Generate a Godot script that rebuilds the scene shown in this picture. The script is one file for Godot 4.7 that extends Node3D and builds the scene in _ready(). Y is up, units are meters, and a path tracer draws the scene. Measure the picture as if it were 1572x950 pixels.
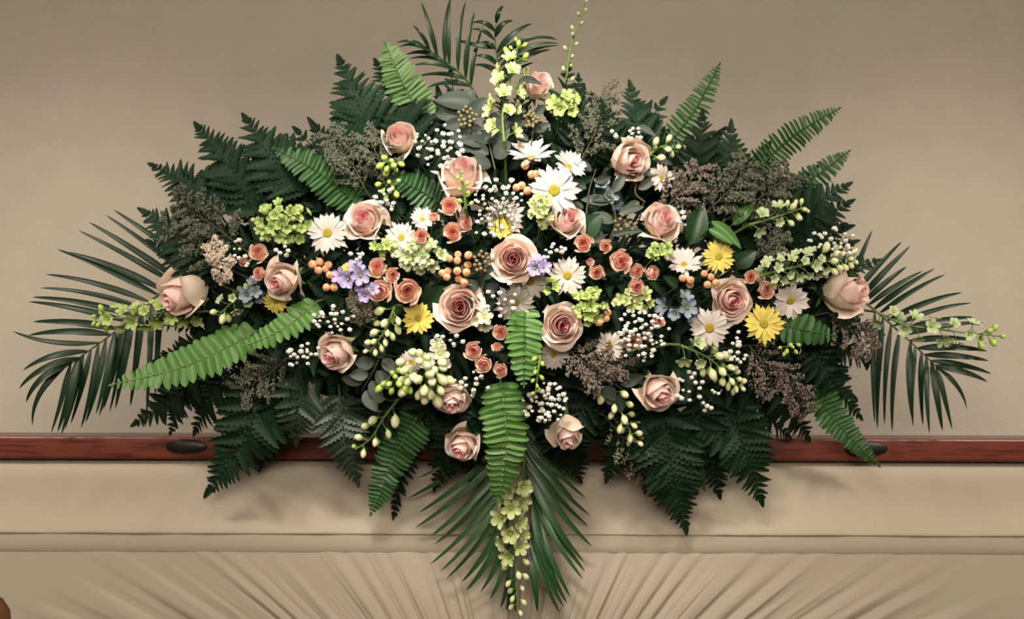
extends Node3D
# An open casket lid with a large funeral spray resting on its upper edge, against a plain beige wall.
# One pixel of the photograph is one millimetre in the plane z = 0; at() turns a pixel and a depth into a point in the room.

const DIST := 2.0
const FOCAL := 2000.0
const EYE := Vector3(0.0, 1.6, 2.0)
const ROLL := 0.0032
const WALL_Z := -0.34

var rng := RandomNumberGenerator.new()
var used := {}
var lens_basis := Basis()
var mats := {}
var lib := {}

# ---------------------------------------------------------------- helpers

func at(px: float, py: float, z: float) -> Vector3:
	var d := DIST - z
	return EYE + lens_basis * Vector3((px - 786.0) / FOCAL * d, (475.0 - py) / FOCAL * d, -d)

func mm(z: float) -> float:            # metres per pixel at that depth
	return (DIST - z) / FOCAL

func dome(px: float, py: float) -> float:   # how far the face of the arrangement bulges forward
	var qx := (px - 790.0) / 640.0
	var qy := (py - 430.0) / 330.0
	return 0.015 + 0.17 * sqrt(maxf(0.0, 1.0 - qx * qx - qy * qy))

func numbered(called: String) -> String:
	if not used.has(called):
		used[called] = 0
		return called
	used[called] += 1
	return "%s_%03d" % [called, used[called]]

func tag(o: Node3D, label: String, category: String, group := "") -> void:
	o.set_meta("label", label)
	o.set_meta("category", category)
	if group:
		o.set_meta("group", group)

func thing(called: String, label: String, category: String, where: Vector3, group := "") -> Node3D:
	var o := Node3D.new()
	o.name = numbered(called)
	add_child(o)
	o.position = where
	tag(o, label, category, group)
	return o

func part(called: String, mesh: Mesh, mat: Material, parent: Node3D, xf := Transform3D()) -> MeshInstance3D:
	var o := MeshInstance3D.new()
	o.name = called
	o.mesh = mesh
	o.material_override = mat
	o.transform = xf
	o.cast_shadow = GeometryInstance3D.SHADOW_CASTING_SETTING_ON
	parent.add_child(o, true)
	return o

func structure(called: String, mesh: Mesh, mat: Material, where: Vector3) -> MeshInstance3D:
	var o := MeshInstance3D.new()
	o.name = called
	o.mesh = mesh
	o.material_override = mat
	o.position = where
	o.set_meta("kind", "structure")
	add_child(o)
	return o

func mat(key: String, color: Color, rough: float, vertex := false, back := Color.BLACK, spec := 0.5) -> StandardMaterial3D:
	var m := StandardMaterial3D.new()
	m.resource_name = key
	m.albedo_color = color
	m.roughness = rough
	m.metallic_specular = spec
	m.cull_mode = BaseMaterial3D.CULL_DISABLED
	m.vertex_color_use_as_albedo = vertex
	if back != Color.BLACK:
		m.backlight_enabled = true
		m.backlight = back
	mats[key] = m
	return m

func lin(r: float, g: float, b: float) -> Color:     # an sRGB 0..255 colour as a linear vertex colour
	return Color(r / 255.0, g / 255.0, b / 255.0).srgb_to_linear()

func srgb(r: float, g: float, b: float) -> Color:
	return Color(r / 255.0, g / 255.0, b / 255.0)

func grid_mesh(nu: int, nv: int, pos: Callable, col: Callable, st: SurfaceTool = null) -> ArrayMesh:
	var own := st == null
	if own:
		st = SurfaceTool.new()
		st.begin(Mesh.PRIMITIVE_TRIANGLES)
		lib["_n"] = 0
	var first: int = lib.get("_n", 0)
	for j in nv + 1:
		for i in nu + 1:
			var u := float(i) / nu
			var v := float(j) / nv
			st.set_color(col.call(u, v))
			st.set_uv(Vector2(u, v))
			st.add_vertex(pos.call(u, v))
	for j in nv:
		for i in nu:
			var a := first + j * (nu + 1) + i
			var b := a + nu + 1
			st.add_index(a); st.add_index(b); st.add_index(a + 1)
			st.add_index(a + 1); st.add_index(b); st.add_index(b + 1)
	lib["_n"] = first + (nu + 1) * (nv + 1)
	if own:
		st.generate_normals()
		return st.commit()
	return null

func start() -> SurfaceTool:
	var st := SurfaceTool.new()
	st.begin(Mesh.PRIMITIVE_TRIANGLES)
	lib["_n"] = 0
	return st

func done(st: SurfaceTool) -> ArrayMesh:
	st.generate_normals()
	return st.commit()

func smooth_path(pts: Array, n: int) -> PackedVector3Array:     # evenly spaced points on a smooth curve through pts
	if pts.size() < 3:
		return raw_path(pts, n)
	var fine := raw_path(pts, n * 4)
	var run := PackedFloat32Array([0.0])
	for k in range(1, fine.size()):
		run.append(run[k - 1] + fine[k].distance_to(fine[k - 1]))
	var even := PackedVector3Array()
	var j := 0
	for k in n + 1:
		var want := run[-1] * k / n
		while j < fine.size() - 2 and run[j + 1] < want:
			j += 1
		even.append(fine[j].lerp(fine[j + 1], clampf((want - run[j]) / maxf(run[j + 1] - run[j], 1e-9), 0.0, 1.0)))
	return even

func raw_path(pts: Array, n: int) -> PackedVector3Array:
	var out := PackedVector3Array()
	var segs := pts.size() - 1
	for k in n + 1:
		var t := float(k) / n * segs
		var i: int = mini(int(t), segs - 1)
		var f := t - i
		var p0: Vector3 = pts[maxi(i - 1, 0)]
		var p1: Vector3 = pts[i]
		var p2: Vector3 = pts[i + 1]
		var p3: Vector3 = pts[mini(i + 2, segs)]
		if segs == 1:
			out.append(p1.lerp(p2, f))
		else:
			out.append(p1.cubic_interpolate(p2, p0, p3, f))
	return out

func tube(st: SurfaceTool, pts: PackedVector3Array, r0: float, r1: float, sides := 5, c := Color.WHITE) -> void:
	var first: int = lib["_n"]
	var n := pts.size()
	var side := Vector3.ZERO
	for k in n:
		var dir := (pts[mini(k + 1, n - 1)] - pts[maxi(k - 1, 0)]).normalized()
		if side == Vector3.ZERO:
			side = dir.cross(Vector3(0.31, 0.22, 0.93)).normalized()
		side = (side - dir * side.dot(dir)).normalized()
		var up := dir.cross(side)
		var r := lerpf(r0, r1, float(k) / maxi(n - 1, 1))
		for s in sides:
			var a := TAU * s / sides
			st.set_color(c)
			st.set_uv(Vector2(float(s) / sides, float(k) / n))
			st.add_vertex(pts[k] + (side * cos(a) + up * sin(a)) * r)
	for k in n - 1:
		for s in sides:
			var a := first + k * sides + s
			var b := first + k * sides + (s + 1) % sides
			st.add_index(a); st.add_index(b); st.add_index(a + sides)
			st.add_index(b); st.add_index(b + sides); st.add_index(a + sides)
	lib["_n"] = first + n * sides

func lathe(profile: Array, n: int) -> ArrayMesh:     # rows of [radius, height, colour] round the y axis
	var st := start()
	var rows := profile.size()
	for row in profile:
		for k in n + 1:
			var a := TAU * k / n
			st.set_color(row[2])
			st.set_uv(Vector2(float(k) / n, row[1]))
			st.add_vertex(Vector3(cos(a) * row[0], row[1], sin(a) * row[0]))
	for j in rows - 1:
		for k in n:
			var a := j * (n + 1) + k
			var b := a + n + 1
			st.add_index(a); st.add_index(a + 1); st.add_index(b)
			st.add_index(a + 1); st.add_index(b + 1); st.add_index(b)
	return done(st)

func blob(st: SurfaceTool, c: Vector3, r: float, col: Color, squash := Vector3.ONE) -> void:   # a small rough ball of 12 corners
	var first: int = lib["_n"]
	var g := 1.618
	var spin := Basis.from_euler(Vector3(rng.randf() * TAU, rng.randf() * TAU, 0))
	for v in [Vector3(-1, g, 0), Vector3(1, g, 0), Vector3(-1, -g, 0), Vector3(1, -g, 0), Vector3(0, -1, g), Vector3(0, 1, g), Vector3(0, -1, -g), Vector3(0, 1, -g), Vector3(g, 0, -1), Vector3(g, 0, 1), Vector3(-g, 0, -1), Vector3(-g, 0, 1)]:
		st.set_color(col)
		st.add_vertex(c + spin * (v.normalized() * squash) * r * rng.randf_range(0.8, 1.15))
	for f in [[0, 11, 5], [0, 5, 1], [0, 1, 7], [0, 7, 10], [0, 10, 11], [1, 5, 9], [5, 11, 4], [11, 10, 2], [10, 7, 6], [7, 1, 8], [3, 9, 4], [3, 4, 2], [3, 2, 6], [3, 6, 8], [3, 8, 9], [4, 9, 5], [2, 4, 11], [6, 2, 10], [8, 6, 7], [9, 8, 1]]:
		st.add_index(first + f[0]); st.add_index(first + f[2]); st.add_index(first + f[1])
	lib["_n"] = first + 12

func facing(fx: float, fy: float) -> Vector3:        # a direction from its screen-right and screen-up shares, towards the viewer
	var m := sqrt(fx * fx + fy * fy)
	if m > 0.98:
		fx *= 0.98 / m
		fy *= 0.98 / m
	return Vector3(fx, fy, sqrt(1.0 - fx * fx - fy * fy)).normalized()

func basis_up(axis: Vector3, spin: float) -> Basis:
	var x := axis.cross(Vector3(0.0, 0.3, -1.0))
	if x.length() < 0.05:
		x = axis.cross(Vector3(0, 1, 0))
	x = x.normalized()
	return Basis(axis, spin) * Basis(x, axis, x.cross(axis))

func foam_point(px: float, py: float) -> Vector3:     # where a stem enters the floral foam
	return at(790.0 + clampf(px - 790.0, -640, 640) * 0.38, 570.0 + (py - 560.0) * 0.22, -0.045 + rng.randf_range(-0.01, 0.01))

func stem_to_foam(t: Node3D, px: float, py: float, away: Vector3, r := 0.0017, m := "stem") -> void:
	var inv := t.global_transform.affine_inverse() if t.is_inside_tree() else t.transform.affine_inverse()
	var a := inv * t.position
	var e := inv * foam_point(px, py)
	var reach := (e - a).length()
	var b := inv * (t.position + away * minf(0.09, reach * 0.4))
	var st := start()
	tube(st, smooth_path([a, b, b.lerp(e, 0.5) , e], 9), r, r * 1.25, 5)
	part("stem", done(st), mats[m], t)

# ---------------------------------------------------------------- shapes shared by many plants

func blade(width: Callable, n: int, fold: float, sag: float, lead = null) -> ArrayMesh:   # a leaf of length 1 along x
	return grid_mesh(4, n,
		func(u: float, v: float):
			var e := absf(u - 0.5) * 2.0
			var w: float = width.call(v)
			var x := v
			if lead != null:
				x += lead.call(v) * e
			return Vector3(x, (u - 0.5) * w, e * fold * w - sag * v * v),
		func(u: float, _v: float): return Color(1.35, 1.35, 1.2) if u == 0.5 else Color(1, 1, 1))

func make_library() -> void:
	for k in 3:      # sword fern leaflet: oblong, blunt, slightly toothed, eared at the foot
		lib["sword%d" % k] = blade(func(v: float): return (1.0 + 0.22 * exp(-v * 14.0)) * pow(maxf(0.0, 1.0 - pow(v, 5.0)), 0.6) * (1.0 + 0.05 * sin(v * 38.0 + k)), 12, 0.10 + 0.05 * k, 0.05 + 0.06 * k)
	for k in 3:      # leatherleaf leaflet: lance-shaped, cut into forward-pointing teeth
		lib["leather%d" % k] = blade(
			func(v: float): return pow(maxf(0.0, 1.0 - v), 0.62) * (0.62 + 0.5 * (1.0 - fposmod(v * 7.0 + 0.1 * k, 1.0))) * (0.7 + 0.5 * minf(1.0, v * 5.0)), 28, 0.10, 0.05 + 0.08 * k,
			func(v: float): return 0.07 * (1.0 - v))
	for k in 3:      # petal of a daisy: strap with a notched tip
		lib["ray%d" % k] = grid_mesh(4, 7,
			func(u: float, v: float):
				var w := 0.25 * (0.5 + 0.5 * sin(minf(1.0, v * 1.25) * PI * 0.5)) * pow(maxf(0.0, 1.0 - pow(v, 7.0)), 0.45)
				var notch := 0.035 * cos((u - 0.5) * TAU * 2.0) * v * v
				return Vector3(v * (0.94 + 0.04 * k) - notch, (u - 0.5) * w, 0.05 * sin(v * PI) - (0.05 + 0.07 * k) * v * v - 0.02 * cos((u - 0.5) * TAU) * v),
			func(_u: float, _v: float): return Color.WHITE)
	lib["disc"] = lathe([[0.0, 0.13, Color(0.8, 0.85, 0.6)], [0.05, 0.125, Color(0.85, 0.9, 0.6)], [0.09, 0.14, Color(1, 1, 0.9)], [0.13, 0.125, Color(1, 1, 1)], [0.165, 0.12, Color(1, 0.95, 1)], [0.195, 0.07, Color(0.9, 0.8, 0.9)], [0.2, -0.02, Color(0.6, 0.7, 0.5)], [0.12, -0.1, Color(0.5, 0.7, 0.4)], [0.0, -0.12, Color(0.5, 0.7, 0.4)]], 18)
	var g := Color(1, 1, 1)
	lib["berry"] = lathe([[0.0, 1.06, lin(150, 105, 80)], [0.06, 1.05, lin(220, 175, 150)], [0.3, 0.98, g], [0.46, 0.75, g], [0.5, 0.5, g], [0.44, 0.22, g], [0.25, 0.04, lin(235, 225, 190)], [0.0, 0.0, lin(150, 170, 90)]], 12)
	lib["bud"] = lathe([[0.0, 1.0, Color(1, 1, 1)], [0.16, 0.94, Color(1, 1, 1)], [0.3, 0.74, Color(1, 1, 0.95)], [0.35, 0.5, Color(0.95, 1, 0.85)], [0.28, 0.24, Color(0.75, 0.9, 0.55)], [0.12, 0.05, Color(0.5, 0.7, 0.3)], [0.04, -0.12, Color(0.4, 0.6, 0.25)]], 9)
	var st := start()           # one baby's breath blossom: a ruffled double ball
	for k in 9:
		var a := k * 2.4
		var y := 1.0 - k / 5.0
		var r := sqrt(maxf(0.05, 1.0 - y * y))
		blob(st, Vector3(cos(a) * r, y, sin(a) * r) * 0.27, 0.30, Color.WHITE)
	lib["blossom"] = done(st)
	for k in 2:                 # open floret: five cupped petals round a throat
		st = start()
		for p in 5:
			var turn := Basis(Vector3.UP, TAU * p / 5.0 + 0.3 * k)
			grid_mesh(4, 4,
				func(u: float, v: float):
					var w := 0.16 + 0.62 * sin(minf(1.0, v * 1.15) * PI * 0.62) * pow(maxf(0.0, 1.0 - pow(v, 6.0)), 0.4)
					var out := 0.08 + v * (0.95 - 0.15 * k)
					return turn * Vector3(out, 0.42 * sin(v * PI * (0.5 + 0.18 * k)) + 0.22 * pow(absf(u - 0.5) * 2.0, 2.0) * v, (u - 0.5) * w),
				func(_u: float, v: float): return Color(0.55, 0.72, 0.35).lerp(Color.WHITE, smoothstep(0.05, 0.6, v)), st)
		blob(st, Vector3(0, 0.16, 0), 0.17, Color(0.75, 0.8, 0.3))
		lib["floret%d" % k] = done(st)
	st = start()                # calyx: five narrow sepals folded back under a rose
	for p in 5:
		var turn := Basis(Vector3.UP, TAU * p / 5.0)
		grid_mesh(2, 6,
			func(u: float, v: float):
				var w := 0.34 * (1.0 - v) * (0.6 + 0.4 * sin(v * PI))
				return turn * Vector3(0.10 + 0.62 * sin(v * 1.5), -0.06 + 0.14 * v - 0.25 * v * v, (u - 0.5) * w),
			func(_u: float, _v: float): return Color.WHITE, st)
	blob(st, Vector3(0, -0.10, 0), 0.2, Color.WHITE)
	lib["calyx"] = done(st)
	leaf_mesh(0.75)
	leaf_mesh(0.8)
	make_roses()

# ---------------------------------------------------------------- roses

func rose_petal(r_: float, h: float, hw: float, close: float, flare: float, drop: float, ca: Color, cb_: Color, sd: float) -> ArrayMesh:
	return grid_mesh(10, 8,
		func(u0: float, v: float):
			var u := (u0 - 0.5) * 2.0
			var au := absf(u)
			var w := hw * (0.5 + 0.5 * sin(minf(1.0, v * 1.4) * PI * 0.5))
			var lip := pow(maxf(0.0, (v - 0.58) / 0.42), 2.0)
			var tall := h * (1.0 - 0.20 * pow(au, 2.4) + 0.02 * sin(u * 5.0 + sd))
			var r := r_ * (0.30 + 0.70 * sin(minf(1.0, v * 1.45) * PI * 0.5))
			r *= 1.0 - close * smoothstep(0.5, 1.0, v)
			r *= 1.0 + 0.07 * u
			var curl := lip * (0.62 + 0.62 * au + 0.15 * cos(u * 3.0 + sd))
			r += flare * curl + 0.03 * sin(u * 6.0 + sd) * v * v * r_
			var y := v * tall - drop * curl * (0.7 + 0.5 * au)
			return Vector3(r * cos(u * w), y, r * sin(u * w)),
		func(u0: float, v: float):
			var e := smoothstep(0.35, 1.0, v) 
			var c := ca.lerp(cb_, e)
			return c.lerp(cb_ * 1.06, 0.5 * pow(absf(u0 - 0.5) * 2.0, 3.0)))

func make_roses() -> void:
	# [petals, belly, heights at centre / middle / outside, closing, flare, drop]
	var kinds := {"open": [24, 1.0, 1.52, 1.44, 0.98, 0.34, 0.34, 0.28], "bud": [14, 0.86, 1.95, 1.95, 1.66, 0.38, 0.24, 0.22], "half": [18, 0.96, 1.84, 1.72, 1.26, 0.36, 0.32, 0.30], "spray": [15, 1.0, 1.22, 1.14, 0.82, 0.34, 0.16, 0.14]}
	for kind in kinds:
		var d: Array = kinds[kind]
		var list := []
		var n: int = d[0]
		var small: bool = kind == "spray"
		var core: Color = {"open": lin(248, 166, 172), "half": lin(248, 172, 174), "bud": lin(250, 196, 192), "spray": lin(247, 146, 150)}[kind]
		for i in n:
			var t := float(i) / (n - 1)
			var r_: float = 0.09 + (d[1] - 0.09) * pow(t, 0.85)
			var h: float = lerpf(d[2], d[3], t / 0.45) if t < 0.45 else lerpf(d[3], d[4], (t - 0.45) / 0.55)
			var hw := lerpf(2.3, 0.82, pow(t, 0.55))
			var open := smoothstep(0.25, 1.0, t)
			var inner := core
			var mid := lin(255, 230, 226) if not small else lin(254, 214, 204)
			var outer := lin(252, 233, 221) if not small else lin(253, 219, 203)
			var cb_ := inner.lerp(mid, smoothstep(0.0, 0.24, t)).lerp(outer, smoothstep(0.4, 0.95, t))
			var ca := cb_.lerp(core.lerp(lin(252, 216, 208), 0.6), 0.3 * (1.0 - t)).lerp(lin(246, 232, 196), 0.6 * t)
			list.append([rose_petal(r_, h, hw, lerpf(d[5] * 0.5, d[5], t) * (1.0 - open * 0.8), d[6] * (0.28 + 0.72 * open) * (0.4 + 0.6 * t), d[7] * open, ca, cb_, i * 1.7), i * 2.39996])
		lib["rose_" + kind] = list

func rose(px: float, py: float, wide: float, kind: String, fx: float, fy: float, label: String, spin := 0.0, dz := 0.0, called := "rose", group := "") -> void:
	var z := dome(px, py) + dz
	var small := kind == "spray"
	var s: float = wide * mm(z) * 0.5 / {"open": 1.24, "bud": 1.0, "half": 1.16, "spray": 1.14}[kind]
	var tall: float = {"open": 1.3, "bud": 1.85, "half": 1.5, "spray": 1.0}[kind]
	var axis := facing(fx, fy)
	var base := at(px, py, z) - axis * tall * 0.5 * s
	var t := thing(called, label, "rose", base, group if group else ("pink and cream roses" if not small else "small coral spray roses"))
	var b := basis_up(axis, spin if spin != 0.0 else rng.randf() * TAU)
	t.basis = b
	for p in lib["rose_" + kind]:
		var tip := Basis.from_euler(Vector3(rng.randf_range(-0.05, 0.05), p[1] + rng.randf_range(-0.1, 0.1), rng.randf_range(-0.05, 0.05)))
		part("petal", p[0], mats["rose_petal"] if not small else mats["spray_petal"], t, Transform3D(tip.scaled(Vector3.ONE * s), Vector3.ZERO))
	part("calyx", lib["calyx"], mats["sepal"], t, Transform3D(Basis().scaled(Vector3.ONE * s), Vector3.ZERO))
	stem_to_foam(t, px, py, -axis, 0.0022 if not small else 0.0013)

# ---------------------------------------------------------------- daisies

func daisy(px: float, py: float, wide: float, fx: float, fy: float, cone: float, label: String, kind := "white", dz := 0.0, rays := 20) -> void:
	var z := dome(px, py) + dz
	var s := wide * mm(z) * 0.5
	var axis := facing(fx, fy)
	var t := thing("daisy" if kind == "white" else "yellow_daisy", label, "daisy", at(px, py, z), "white daisies" if kind == "white" else "yellow daisies")
	t.basis = basis_up(axis, rng.randf() * TAU)
	for k in rays:
		var inner := k % 2
		var turn := Basis(Vector3.UP, TAU * k / rays + rng.randf_range(-0.06, 0.06)) * Basis(Vector3.BACK, cone + 0.10 * inner + rng.randf_range(-0.08, 0.08)) * Basis(Vector3.RIGHT, -PI / 2 + rng.randf_range(-0.2, 0.2))
		var long := s * rng.randf_range(0.90, 1.04) * (1.0 - 0.06 * inner)
		part("petal", lib["ray%d" % (k % 3)], mats["daisy_" + kind], t, Transform3D(turn.scaled_local(Vector3(long, s * 1.02 * minf(1.5, 20.0 / rays), s)), turn * Vector3(s * 0.03, 0, 0)))
	part("flower_disc", lib["disc"], mats["disc_" + kind], t, Transform3D(Basis().scaled(Vector3.ONE * s * 1.12), Vector3.ZERO))
	stem_to_foam(t, px, py, -axis, 0.0014)

# ---------------------------------------------------------------- berries, florets, buds, blossoms

func berries(label: String, spots: Array, wide: float, dz := 0.01) -> void:
	var mid := Vector2.ZERO
	for p in spots:
		mid += Vector2(p[0], p[1]) / spots.size()
	var z := dome(mid.x, mid.y) + dz
	var root := at(mid.x, mid.y + 10, z - 0.06)
	var t := thing("berry_sprig", label, "berries", root, "sprigs of peach berries")
	var st := start()
	for p in spots:
		var s := wide * 1.12 * mm(z) * rng.randf_range(0.92, 1.08)
		var axis := facing((p[0] - mid.x) / 60.0, (mid.y - p[1]) / 60.0)
		var where := at(p[0], p[1], z + rng.randf_range(-0.008, 0.008)) - axis * s * 0.5 - root
		part("berry", lib["berry"], mats["berry"], t, Transform3D(basis_up(axis, rng.randf() * TAU).scaled(Vector3.ONE * s), where))
		tube(st, smooth_path([where, where - axis * 0.014, Vector3.ZERO], 5), 0.0005, 0.0009, 5)
	tube(st, smooth_path([Vector3.ZERO, foam_point(mid.x, mid.y) - root], 4), 0.0012, 0.0016, 5)
	part("stem", done(st), mats["stem"], t)

func spike(called: String, label: String, category: String, path: Array, nf: int, fs: float, nb: int, bs: float, spread: float, fmat: String, bmat: String, dz := 0.01, split := 0.6, group := "") -> void:
	var pts := []
	for p in path:
		pts.append(at(p[0], p[1], (dome(p[0], p[1]) + dz) if p.size() < 3 else p[2]))
	var root: Vector3 = pts[0]
	var curve := smooth_path(pts, 24)
	var t := thing(called, label, category, root, group)
	var st := start()
	var inside := PackedVector3Array()
	for p in curve:
		inside.append(p - root)
	tube(st, inside, 0.0022, 0.0009, 6)
	tube(st, smooth_path([Vector3.ZERO, (Vector3.ZERO - (inside[3])) * 0.5 + Vector3(0, 0, -0.02), foam_point(path[0][0], path[0][1]) - root], 6), 0.0022, 0.0024, 5)
	for k in nf + nb:
		var flower := k < nf
		var f := (split * (k + 0.3) / maxf(nf, 1)) if flower else (split + (1.0 - split) * (k - nf + 0.5) / nb)
		if nf == 0:
			f = (k + 0.3) / nb
		var i := clampi(int(f * 24), 0, 23)
		var here := inside[i].lerp(inside[i + 1], f * 24 - i)
		var along := (inside[i + 1] - inside[i]).normalized()
		var toward := (EYE - root).normalized()
		var side := along.cross(toward).normalized()
		var front := side.cross(along)
		var a := k * 2.4 + rng.randf_range(-0.3, 0.3)
		var out := (side * cos(a) + front * (0.35 + 0.65 * sin(a))).normalized()
		var size := (fs if flower else bs * lerpf(1.1, 0.65, (k - nf) / maxf(nb, 1))) * 0.001 * rng.randf_range(0.85, 1.15)
		var reach := spread * 0.001 * (1.0 if flower else lerpf(0.9, 0.25, (k - nf) / maxf(nb, 1)))
		var where := here + out * reach + along * reach * 0.5
		var axis := (out + along * (0.25 if flower else 0.8) + toward * (0.5 if flower else 0.0)).normalized()
		tube(st, smooth_path([here, here.lerp(where, 0.6) + along * 0.002, where], 4), 0.0007, 0.0008, 4)
		if flower:
			part("floret", lib["floret%d" % (k % 2)], mats[fmat], t, Transform3D(basis_up(axis, rng.randf() * TAU).scaled(Vector3.ONE * size * 0.5), where))
		else:
			part("bud", lib["bud"], mats[bmat], t, Transform3D(basis_up(axis, 0).scaled(Vector3(1, 1.15, 1) * size), where))
	part("stem", done(st), mats["green_stem"], t)

func cluster(called: String, label: String, category: String, cx: float, cy: float, rx: float, ry: float, n: int, s: float, shape: String, m: String, dz := 0.01, group := "", bulge := 0.02) -> void:
	var z := dome(cx, cy) + dz
	var root := at(cx, cy, z - 0.05)
	var t := thing(called, label, category, root, group)
	var st := start()
	for k in n:
		var r := sqrt((k + 0.5) / n)
		var a := k * 2.39996 + rng.randf_range(-0.3, 0.3)
		if shape == "blossom":
			a += rng.randf_range(-0.6, 0.6)
			r *= rng.randf_range(0.75, 1.12)
		var ox := cos(a) * r
		var oy := sin(a) * r
		var size := s * 0.001 * rng.randf_range(0.8, 1.2) * (rng.randf_range(0.7, 1.1) if shape == "blossom" else 1.0)
		var where := at(cx + ox * rx, cy + oy * ry, z + bulge * (1.0 - r * r) + rng.randf_range(-0.006, 0.006)) - root
		var axis := facing(ox * 0.7 + rng.randf_range(-0.25, 0.25), -oy * 0.6 + 0.1 + rng.randf_range(-0.25, 0.25))
		if shape == "bud":
			axis = facing(ox * 0.9 + rng.randf_range(-0.3, 0.3), -oy * 0.6 - 0.45 + rng.randf_range(-0.3, 0.3))
		tube(st, smooth_path([where, where - axis * 0.012, where * 0.3, Vector3.ZERO], 6), 0.00035, 0.0007, 4)
		if shape == "floret" or shape == "mixed" and k % 3 != 2:
			part("floret", lib["floret%d" % (k % 2)], mats[m], t, Transform3D(basis_up(axis, rng.randf() * TAU).scaled(Vector3.ONE * size * 0.5), where))
		elif shape == "bud" or shape == "mixed":
			part("bud", lib["bud"], mats[m], t, Transform3D(basis_up(axis, 0).scaled(Vector3.ONE * size * (0.7 if shape == "mixed" else 1.2)), where))
		else:
			part("blossom", lib["blossom"], mats[m], t, Transform3D(basis_up(axis, rng.randf() * TAU).scaled(Vector3(1, 0.85, 1) * size), where))
	tube(st, smooth_path([Vector3.ZERO, foam_point(cx, cy) - root], 4), 0.0012, 0.0016, 5)
	part("stem", done(st), mats["stem" if shape == "blossom" else "green_stem"], t)

func breath(label: String, cx: float, cy: float, rx: float, ry: float, n: int, dz := 0.02, s := 7.0) -> void:
	cluster("babys_breath", label, "baby's breath", cx, cy, rx, ry, n, s, "blossom", "blossom", dz, "white baby's breath sprigs", 0.012)

# ---------------------------------------------------------------- foliage

func frond(called: String, label: String, category: String, bx: float, by: float, tx: float, ty: float, half: float, style: String, m: String, o := {}) -> void:
	var zb: float = o.get("zb", dome(bx, by) - 0.05)
	var zt: float = o.get("zt", dome(tx, ty) + 0.01)
	var bend: float = o.get("bend", rng.randf_range(-0.06, 0.06))
	var flat := Vector2(tx - bx, ty - by)
	var mid := Vector2(bx, by) + flat * 0.5 + Vector2(-flat.y, flat.x) * bend
	var root := at(bx, by, zb)
	var curve := smooth_path([root, at(mid.x, mid.y, (zb + zt) * 0.5 + o.get("arch", 0.022)), at(tx, ty, zt)], 30)
	var t := thing(called, label, category, root, o.get("group", ""))
	var inside := PackedVector3Array()
	var long := 0.0
	for k in curve.size():
		inside.append(curve[k] - root)
		if k:
			long += curve[k].distance_to(curve[k - 1])
	var st := start()
	tube(st, inside, 0.0019, 0.0008, 5)
	if not o.get("loose", false):
		tube(st, smooth_path([Vector3.ZERO, -inside[2] * 1.5 + Vector3(0, 0, -0.01), foam_point(bx, by) - root], 6), 0.0016, 0.0018, 5)
	part("rachis", done(st), mats[o.get("stem", m)], t)
	var lean: Vector3 = o.get("normal", Vector3(rng.randf_range(-0.25, 0.25), rng.randf_range(0.05, 0.45), 1.0))
	var sword := style == "sword"
	var n: int = o.get("n", maxi(9, int(long / 0.0070)) if sword else maxi(9, int(long / 0.0115)))
	var w := half * mm((zb + zt) * 0.5)
	var t0: float = o.get("t0", 0.05 if sword else 0.10)
	for k in n:
		var f := t0 + (1.0 - t0) * (k + 0.3) / n
		var fi := f * 30.0
		var i := clampi(int(fi), 0, 29)
		var here := inside[i].lerp(inside[i + 1], fi - i)
		var along := (inside[i + 1] - inside[i]).normalized()
		var normal := (lean - along * lean.dot(along)).normalized()
		var side := normal.cross(along)
		var env: float
		var ang: float
		if sword:
			env = minf(1.0, 0.55 + f * 2.2) * pow(maxf(0.015, 1.0 - pow(f, o.get("blunt", 2.1))), 0.78)
			ang = 0.06 + 0.32 * f
		else:
			env = minf(1.0, 0.7 + f * 1.4) * pow(maxf(0.02, 1.04 - f), 0.72)
			ang = 0.45 + 0.35 * f
		for s in [-1.0, 1.0]:
			var l := w * env * rng.randf_range(0.9, 1.08)
			var a := ang + rng.randf_range(-0.06, 0.06)
			var up := normal.rotated(along, rng.randf_range(-0.2, 0.2) * (1.0 if sword else 1.8) + s * o.get("vee", 0.10 if sword else 0.18))
			var dir: Vector3 = side * s
			dir = (dir - up * dir.dot(up)).normalized()
			dir = (dir * cos(a) + along * sin(a)).normalized()
			up = (up - dir * up.dot(dir)).normalized()
			var wide: float = (long / n * o.get("wide", 1.22) * (1.0 - t0)) if sword else maxf(l * 0.44, 0.010)
			if sword:
				wide = minf(wide, l * 0.6)
			var b := Basis(dir * l, up.cross(dir) * wide, up * l)
			part("leaflet", lib[("sword%d" if sword else "leather%d") % (rng.randi() % 3)], mats[m], t, Transform3D(b, here - normal * 0.0014))
	var last := (inside[30] - inside[27]).normalized()
	var nn := (lean - last * lean.dot(last)).normalized()
	var tip := w * (0.22 if sword else 0.34)
	part("leaflet", lib[("sword%d" if sword else "leather%d") % 0], mats[m], t, Transform3D(Basis(last * tip, nn.cross(last) * tip * 0.45, nn * tip), inside[29]))

func sword(label: String, bx: float, by: float, tx: float, ty: float, half: float, m: String, o := {}) -> void:
	o["group"] = "sword fern fronds"
	frond("sword_fern_frond", label, "fern", bx, by, tx, ty, half, "sword", m, o)

func leather(label: String, bx: float, by: float, tx: float, ty: float, half: float, m := "leather", o := {}) -> void:
	if not o.has("group"):
		o["group"] = "dark leatherleaf fern fronds"
	frond("leatherleaf_frond", label, "fern", bx, by, tx, ty, half, "leather", m, o)

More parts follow.
